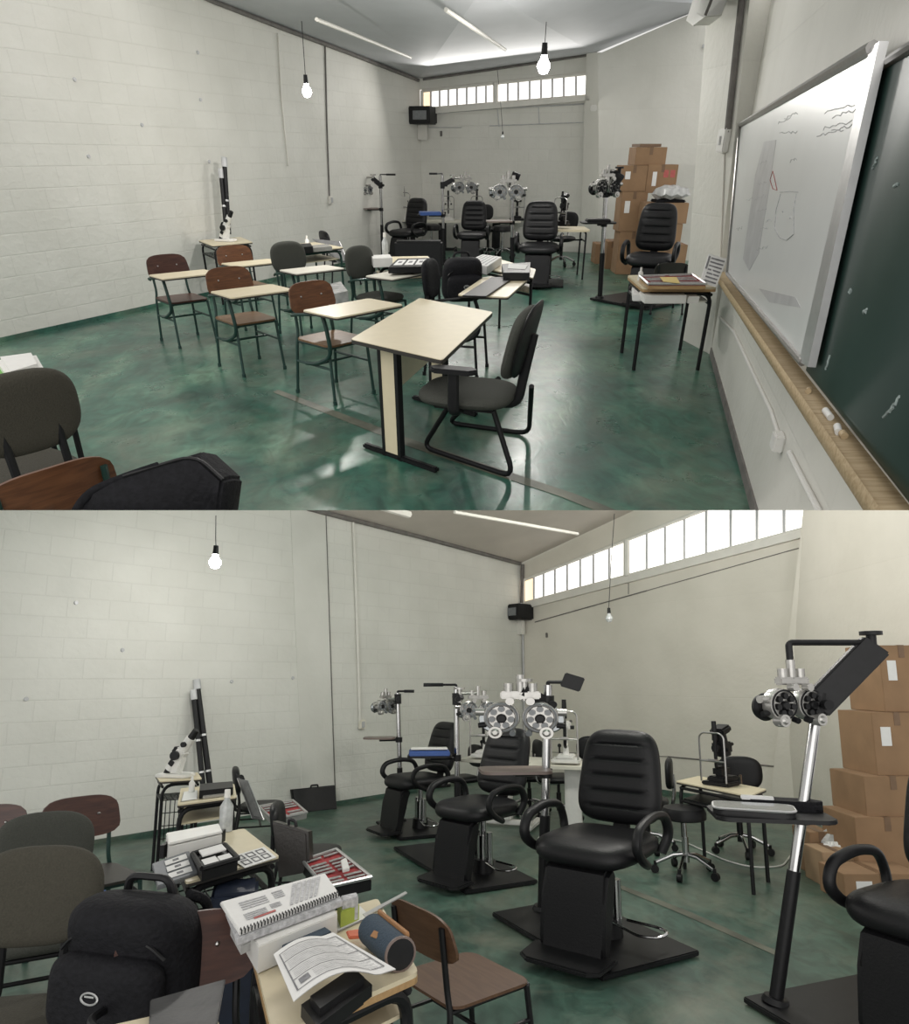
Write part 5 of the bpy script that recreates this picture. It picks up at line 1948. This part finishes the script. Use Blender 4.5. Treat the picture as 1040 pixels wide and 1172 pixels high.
for k, (px, py, s_, lb) in enumerate(((962, 972, .16, 'crumpled clear plastic bag on the cartons behind the right pole'), (974, 950, .13, 'grey plastic bag stuffed above the small open carton'), (953, 977, .09, 'small white crumpled paper in the open carton'))):
    q = LOW.dep(px, py, p.y - .1 * (k == 2))
    o = thing(LOW, 'plastic_bag', lb, 'plastic bag', q)
    mb = MB(); mb.sphere((0, 0, s_ * .5), s_, 18)
    rr = random.Random(k)
    for vv in mb.bm.verts:
        vv.co *= rr.uniform(.72, 1.1)
        vv.co.z *= .7
    mb.build('film', ('film', 'film_dark', 'paper')[k], o, smooth=20)
# cables
def cable(room, label, pts, r, m, name='cable'):
    mb = MB(); mb.tube(fillet([Vector(q) for q in pts], .2), r, 6)
    o = mb.build(name, m, None, room)
    return setp(o, label, 'cable')
cable(LOW, 'thin white cable lying on the floor from the stool to the right pole', [LOW.fl(*q, .008) for q in ((735, 955), (780, 962), (830, 985), (860, 993), (895, 992), (915, 965))], .007, 'white')
pts = [lR.p(x, y, .03) for x, y in ((984, 830), (975, 850), (978, 880), (966, 905), (972, 935))]
cable(LOW, 'thin white cable hanging from the outlet on the right wall', pts, .006, 'white')
cable(LOW, 'second white lead hanging from the outlet on the right wall', [lR.p(x, y, .03) for x, y in ((986, 830), (982, 880), (978, 915), (970, 938))], .006, 'white')

# left side: desks and school chairs
desk_low('cream desk with wire basket carrying the lensmeter by the left wall in the lower room', [(183, 894), (178, 887), (226, 884), (231, 891)], .78, shelf=.16, basket=True)
lens_meter(LOW, 'white lensmeter tilted on the wire basket desk in the lower room', LOW.fl(203, 889, .782), -12, .9)
yt = lL.p(240, 897).y - .32
tall_tube(LOW, 'taller black tube leaning on the left wall in the lower room', (240, 897), (226, 788), yt, .032)
tall_tube(LOW, 'shorter black tube leaning beside the taller one in the lower room', (232, 897), (222, 800), yt - .06, .028)
desk_low('cream desk with small instruments beside the open silver case in the lower room', [(203, 921), (207, 902), (268, 897), (271, 912)], .74, shelf=.16, r=.018)
slab_quad(LOW, 'black_case', 'black oblong case on the desk beside the open silver case in the lower room', 'case', [(228, 905, .80), (229, 897, .80), (266, 894, .80), (267, 901, .80)], .055, 'black')
slab_quad(LOW, 'instrument_stand', 'low silver instrument on the desk beside the open silver case in the lower room', 'instrument', [(232, 911, .765), (233, 905, .765), (262, 902, .765), (264, 907, .765)], .022, 'silver')
bottle(LOW, 'small white bottle on the desk beside the open silver case in the lower room', LOW.fl(219, 907, .742), .12, .022)
slab_quad(LOW, 'paper_sheet', 'white card with dark dot on the left of the small instrument desk', 'paper', [(207, 917, .748), (210, 906, .748), (226, 904, .748), (226, 914, .748)], .006, 'paper')
bottle(LOW, 'clear plastic bottle with white top standing behind the white case in the lower room', LOW.fl(258, 951, .742), .23, .038, 'clear', 'white')
tablet_chair(LOW, 'dark padded chair holding the open silver case in the lower room', LOW.fl(296, 968), 108, (1.0, 1.0, .8), 'soft', None, back_m='leather', seat_m='leather', frame='black_metal', name='padded_chair')
yc = LOW.fl(293, 945, .45).y
leaning_case(LOW, 'open silver case lid standing upright on the dark chair in the lower room', (288, 936), (301, 938), (271, 890), (283, 893), .05, 'case_grey', yc, .1)
tray_quad(LOW, 'small red lined lens tray beside the open silver case in the lower room', [(312, 938, .48), (296, 923, .48), (335, 916, .48), (351, 930, .48)], 'alu', 'red', .05, rows=6)
A = [lL.p(337, 930, .16), lL.p(334, 904, .05), lL.p(384, 899, .05), lL.p(386, 925, .16)]
A[0].z = A[3].z = 0.0
A[0], A[3] = LOW.fl(338, 931), LOW.fl(386, 926)
c = (A[0] + A[3]) / 2
o = thing(LOW, 'black_case', 'flat black case standing against the left wall in the lower room', 'case', c)
mb = MB(); mb.prism([q - c for q in A], -lL.n * .05, .01); mb.build('shell', 'black', o)
a, b = [(A[1].lerp(A[2], k) - c) for k in (.42, .58)]
mb = MB(); mb.tube([a, a + Vector((0, 0, .03)), b + Vector((0, 0, .03)), b], .010, 6, fil=.02); mb.build('handle', 'black', o)
desk_low('cream desk with white case and open black lens case in the lower room', [(213, 1010), (193, 965), (279, 948), (320, 980)], .74, shelf=.18, basket=True, r=.018)
def wlid2(o, L):
    mb = MB()
    mb.prism([v * 1.01 + Vector((0, 0, .003)) for v in L], (0, 0, .012), .004)
    mb.build('lid', 'white', o)
    mb = MB()
    for k in (.0, 1.0):
        mb.box(lerp4(L, k, .5, -.035), (.02, .12, .06))
    mb.build('end_cap', 'black', o)
slab_quad(LOW, 'white_case', 'long white instrument case at the back of the middle left desk in the lower room', 'case', [(193, 969, .84), (190, 957, .84), (250, 946, .84), (254, 955, .84)], .095, 'white', extra=wlid2)
def case_in(o, L):
    mb = MB()
    for a, b in zip(L, L[1:] + L[:1]):
        mb.tube([a + Vector((0, 0, .01)), b + Vector((0, 0, .01))], .012, 6)
    mb.build('rim', 'black', o)
    mb = MB()
    rect_on(mb, L, .1, .1, .5, .45, .002, .012); rect_on(mb, L, .15, .5, .85, .9, .02, .006); rect_on(mb, L, .55, .1, .9, .4, .002, .010)
    mb.build('contents', 'paper', o)
slab_quad(LOW, 'lens_case', 'open black lens case holding white papers on the middle left desk', 'case', [(231, 997, .785), (220, 980, .785), (257, 969, .785), (272, 985, .785)], .045, 'black', extra=case_in)
def cards3(o, L):
    mb = MB()
    for k in range(3):
        rect_on(mb, L, .30, .12 + .28 * k, .88, .32 + .28 * k)
    mb.build('white_card', 'paper', o)
    mb = MB()
    for k in range(3):
        rect_on(mb, L, .5, .18 + .28 * k, .66, .26 + .28 * k, .003)
    mb.build('card_print', 'ink', o)
slab_quad(LOW, 'case_lid', 'grey flat case lid with three white cards overhanging the middle left desk', 'case lid', [(180, 1014, .75), (174, 988, .80), (216, 973, .80), (227, 999, .75)], .02, 'glass_grey', extra=cards3)
def grid_paper(o, L):
    mb = MB()
    for k in range(3):
        for j in range(2):
            u, w = .08 + .30 * k, .12 + .42 * j
            for q in ((u, w, u + .22, w + .05), (u, w + .28, u + .22, w + .33), (u, w, u + .03, w + .33), (u + .19, w, u + .22, w + .33)):
                rect_on(mb, L, *q)
    mb.build('printed_frames', 'ink', o)
slab_quad(LOW, 'paper_sheet', 'white sheet with printed frames on the right of the middle left desk', 'paper', [(280, 993, .748), (262, 981, .748), (302, 969, .748), (316, 981, .748)], .003, 'paper', extra=grid_paper)
tablet_chair(LOW, 'black padded chair behind the brown leather suitcase in the lower room', LOW.fl(352, 1035), 95, (1.0, 1.0, .76), 'soft', None, back_m='leather', seat_m='leather', frame='black_metal', name='padded_chair')
yc = LOW.fl(335, 1000, .46).y
leaning_case(LOW, 'black brown leather suitcase standing upright on a padded chair in the lower room', (318, 1005), (354, 998), (311, 940), (352, 952), .14, 'suitcase', yc, .05, name='suitcase', rim=False)
tray_quad(LOW, 'large red lined lens tray with silver lens rows on a chair in the lower room', [(372, 1016, .52), (346, 985, .52), (385, 972, .52), (425, 1004, .52)], 'black', 'red', .07, rows=9)
slab_quad(LOW, 'white_holder', 'small white lens rack standing in the large red lens tray', 'lens rack', [(392, 995, .55), (390, 984, .57), (396, 981, .57), (400, 993, .55)], .02, 'white')

# front desk with notebooks
desk_low('cream desk with notebooks and black cases in the front of the lower room', [(313, 1185), (285, 1072), (432, 1028), (479, 1112)], .74, edge='edge_wood', shelf=.15, shelf_m='cream', r=.02, th=.03)
slab_quad(LOW, 'white_box', 'long white box under the spiral notebook on the front desk of the lower room', 'box', [(296, 1083, .82), (283, 1062, .82), (378, 1030, .82), (386, 1046, .82)], .078, 'white')
slab_quad(LOW, 'book', 'grey edged book between the white box and the spiral notebook on the front desk', 'book', [(272, 1074, .845), (258, 1040, .845), (378, 1008, .845), (392, 1030, .845)], .022, 'ink_light')
def spiral(o, L):
    mb = MB()
    for k in range(34):
        q = L[0].lerp(L[3], (k + .5) / 34)
        e = (L[1] - L[0]).normalized() * .008
        mb.tube([q - e + Vector((0, 0, -.008)), q - e + Vector((0, 0, .004)), q + e + Vector((0, 0, .005)), q + e * 1.2 + Vector((0, 0, -.002))], .0022, 5)
    mb.build('spiral_wire', 'black_metal', o)
    mb = MB()
    for u, w, U, W in ((.10, .20, .30, .42), (.12, .52, .36, .82), (.42, .56, .52, .84), (.34, .28, .44, .44)):
        for k in range(4):
            rect_on(mb, L, u, w + (W - w) * k / 4, U, w + (W - w) * (k + .45) / 4)
    for k in range(6):
        a, b = .50 + .05 * k, .62 + .05 * k
        mb.prism([lerp4(L, a, .18, .0015), lerp4(L, a + .03, .18, .0015), lerp4(L, b + .06, .88, .0015), lerp4(L, b + .02, .88, .0015)], (0, 0, .001))
    mb.build('printed_drawings', 'ink_light', o)
    mb = MB()
    rect_on(mb, L, .16, .16, .36, .21)
    mb.build('red_line', 'red_ink', o)
slab_quad(LOW, 'notebook', 'white spiral notebook with printed drawings on top of the front desk stack', 'notebook', [(274, 1066, .86), (252, 1032, .86), (372, 999, .86), (388, 1022, .86)], .014, 'paper', extra=spiral)
slab_quad(LOW, 'clear_wrap', 'clump of clear plastic wrap at the left end of the notebook stack', 'plastic wrap', [(276, 1082, .80), (264, 1060, .82), (282, 1054, .82), (288, 1076, .80)], .03, 'film')
slab_quad(LOW, 'lime_box', 'small lime green carton behind the white box on the front desk', 'box', [(390, 1044, .80), (386, 1034, .80), (407, 1026, .80), (411, 1035, .80)], .058, 'lime')
slab_quad(LOW, 'white_card', 'grey topped packet standing behind the lime green carton on the front desk', 'packet', [(392, 1031, .83), (390, 1025, .83), (408, 1021, .83), (410, 1026, .83)], .08, 'ink_light')
slab_quad(LOW, 'ruler', 'clear grey ruler sticking out over the right edge of the front desk', 'ruler', [(418, 1049, .75), (415, 1046, .75), (464, 1020, .75), (466, 1022, .75)], .004, 'alu', bev=0)
slab_quad(LOW, 'black_case', 'dark grey case lying half under the printed sheet on the front desk', 'case', [(325, 1090, .795), (315, 1078, .795), (369, 1056, .795), (384, 1066, .795)], .055, 'denim', bev=.012)
slab_quad(LOW, 'black_case', 'thick black hard case under the front corner of the printed sheet', 'case', [(363, 1164, .80), (345, 1140, .80), (405, 1100, .80), (426, 1118, .80)], .07, 'black', bev=.02)
slab_quad(LOW, 'orange_tag', 'small orange tag between the printed sheet and the pencil case', 'tag', [(399, 1072, .775), (396, 1065, .775), (411, 1063, .775), (414, 1071, .775)], .01, 'orange')
slab_quad(LOW, 'paper_sheet', 'loose white sheets under the ruler on the front desk of the lower room', 'paper', [(385, 1066, .748), (376, 1054, .748), (412, 1036, .748), (424, 1048, .748)], .006, 'paper')
# printed sheet curving over the case
o = thing(LOW, 'printed_sheet', 'large white printed table sheet draped over the black cases on the front desk', 'paper', LOW.fl(385, 1100, .80))
c = LOW.fl(385, 1100, .80)
Q = [LOW.fl(336, 1146, .80) - c, LOW.fl(313, 1092, .835) - c, LOW.fl(381, 1067, .82) - c, LOW.fl(453, 1109, .80) - c]
mb = MB()
def sheet(u, w, dz=0.0):
    v_ = lerp4(Q, u, w)
    v_.z += .035 * math.sin(PI * min(1, u * 1.25)) * (1 - .5 * w) + dz
    return v_
n1, n2 = 18, 10
for dz in (0, -.002):
    G = [[mb.v(sheet(i / n1, k / n2, dz)) for k in range(n2 + 1)] for i in range(n1 + 1)]
    for i in range(n1):
        for k in range(n2):
            mb.face([G[i][k], G[i + 1][k], G[i + 1][k + 1], G[i][k + 1]])
mb.build('sheet', 'paper', o)
def patch(mb, u0, w0, u1, w1, n=6):
    for k in range(n):
        a, b = u0 + (u1 - u0) * k / n, u0 + (u1 - u0) * (k + 1) / n
        f = [mb.v(sheet(a, w0, .002)), mb.v(sheet(b, w0, .002)), mb.v(sheet(b, w1, .002)), mb.v(sheet(a, w1, .002))]
        mb.face(f)
mb = MB()
for w in (.10, .30, .50, .70, .90):
    patch(mb, .05, w - .006, .95, w + .006)
patch(mb, .05, .10, .065, .90, 1); patch(mb, .935, .10, .95, .90, 1)
patch(mb, .10, .16, .20, .26, 2)
mb.build('table_rules', 'ink', o)
mb = MB()
for k in range(5):
    w0 = .13 + .2 * k
    if w0 > .85: break
    for j in range(5):
        w = w0 + .03 * j
        patch(mb, .24 if k == 0 else .09, w, .9 - .05 * (j % 2), w + .009)
mb.build('printed_text', 'ink_light', o)
# denim pencil case: a cylinder lying down
a, b = LOW.fl(426, 1064, .79), LOW.fl(458, 1092, .79)
o = thing(LOW, 'pencil_case', 'blue grey cylindrical pencil case with tan trim on the front desk', 'pencil case', (a + b) / 2 - Vector((0, 0, .05)))
c = (a + b) / 2 - Vector((0, 0, .05))
A_, B_ = a - c, b - c
mb = MB(); mb.cyl(A_, B_, .050, .050, 24); mb.build('body', 'denim', o)
d = (B_ - A_).normalized()
mb = MB(); mb.lathe([(.051, -.003), (.052, 0), (.051, .004), (.045, .005), (.044, .001)], B_, d, 24); mb.build('end_ring', 'taupe', o)
mb = MB(); mb.lathe([(0, .0), (.045, 0), (.045, .003), (0, .003)], B_, d, 24); mb.build('end_cap', 'black', o)
mb = MB(); mb.tube([A_ + Vector((.02, .02, .045)), B_ + Vector((.02, .02, .045))], .014, 8, flat=.5); mb.build('tan_strip', 'tan', o)
mb = MB()
tg = A_.lerp(B_, .5) + Vector((-.03, -.03, .030))
mb.box(tg, (.03, .02, .004), RZ(-45) @ RX(40)); mb.build('tan_label', 'tan', o)
mb = MB(); mb.cyl(A_ - d * .002, A_ - d * .05, .03, .012, 12); mb.build('pull_tab', 'denim', o)
# brown chair at the desk
tablet_chair(LOW, 'flat brown wooden chair pushed to the right of the front desk in the lower room', LOW.fl(527, 1122, .36).xy.to_3d(), 128, (1.0, 1.0, .82), 'wood', None, back_m='wood_brown', seat_m='wood_brown', frame='black_metal', name='wooden_chair')

# left chairs
GC = 'chairs along the left side of the lower room'
tablet_chair(LOW, 'dark red brown wooden chair nearest the left wall of the lower room', by_back(LOW, 92, 929, 48, 1.05), 48, 1.05, 'wood', None, back_m='wood_dark', seat_m='edge', frame='green_metal', name='wooden_chair', group=GC)
tablet_chair(LOW, 'dark wooden chair almost wholly cut by the left edge of the lower room', by_back(LOW, -14, 938, 20), 20, 1.0, 'wood', None, back_m='wood_dark', seat_m='edge', name='wooden_chair', group=GC)
tablet_chair(LOW, 'grey upholstered chair behind the nearest grey chair on the left of the lower room', by_back(LOW, 50, 974, 30, 1.02), 30, 1.02, 'soft', None, back_m='fabric_gry', seat_m='fabric_gry', frame='black_metal', name='padded_chair', group=GC)
tablet_chair(LOW, 'nearest brown grey upholstered chair at the left edge of the lower room', by_back(LOW, 40, 1032, 12, 1.06), 12, 1.06, 'soft', None, back_m='fabric_brn', seat_m='fabric_brn', frame='black_metal', name='padded_chair', group=GC)
slab_quad(LOW, 'blue_packet', 'dark blue packet with white corner on the floor behind the backpack', 'packet', [(104, 1021, .02), (100, 1012, .02), (120, 1012, .02), (126, 1019, .02)], .018, 'blue')
# backpack and the chair and tablet around it
tablet_chair(LOW, 'dark wooden chair behind the backpack with a cream tablet in front', by_back(LOW, 212, 1078, 30), 30, 1.0, 'wood', 'cream', back_m='wood_dark', seat_m='wood_dark', frame='black_metal', tw=.34, td=.30)
backpack(LOW, 'black backpack with an oval silver emblem in the front left of the lower room', LOW.fl(148, 1176, .50), -14, (1.12, .95, .86))
slab_quad(LOW, 'plastic_sleeve', 'dark crumpled plastic sleeve lying in front of the backpack', 'plastic sleeve', [(170, 1180, .74), (172, 1144, .74), (258, 1120, .74), (247, 1180, .74)], .012, 'film_dark')
box_at(LOW, 'navy_case', 'tall dark blue case standing left of the front desk in the lower room', 'case', 262, 1168, .12, (.20, .24, .56), 15, 'navy', bev=.015)

# ------------------------------------------------------------------ each room ends where the other begins: trim what would reach across
def trim_rooms():
    d = LOW.ray(520, 584)
    n = Vector((0, -d.z, d.y)).normalized()             # the dividing plane through the eye, upwards
    o0 = Vector((0, 0, H_LOW))
    bpy.context.view_layer.update()
    for o in [q for q in bpy.data.objects if q.type == 'MESH']:
        r = o
        while r.parent:
            r = r.parent
        mw = o.matrix_world
        s_ = 1 if ROOM_OF[r.name] is UP else -1
        sd = [(mw @ v.co - o0).dot(n) * s_ for v in o.data.vertices]
        if not sd or min(sd) >= 0:
            continue
        if max(sd) <= 0:
            bpy.data.objects.remove(o, do_unlink=True)
            continue
        inv = mw.inverted()
        bm = bmesh.new()
        bm.from_mesh(o.data)
        co = inv @ o0
        no = (mw.to_3x3().transposed() @ n) * s_
        g = bmesh.ops.bisect_plane(bm, geom=bm.verts[:] + bm.edges[:] + bm.faces[:], plane_co=co, plane_no=no.normalized(), clear_inner=True)
        es = [e for e in g['geom_cut'] if isinstance(e, bmesh.types.BMEdge)]
        try:
            bmesh.ops.holes_fill(bm, edges=[e for e in es if e.is_boundary])
        except Exception:
            pass
        bm.to_mesh(o.data)
        bm.free()


trim_rooms()
for q in [q for q in bpy.data.objects if q.type == 'EMPTY' and not q.children and q.parent is None]:
    bpy.data.objects.remove(q, do_unlink=True)
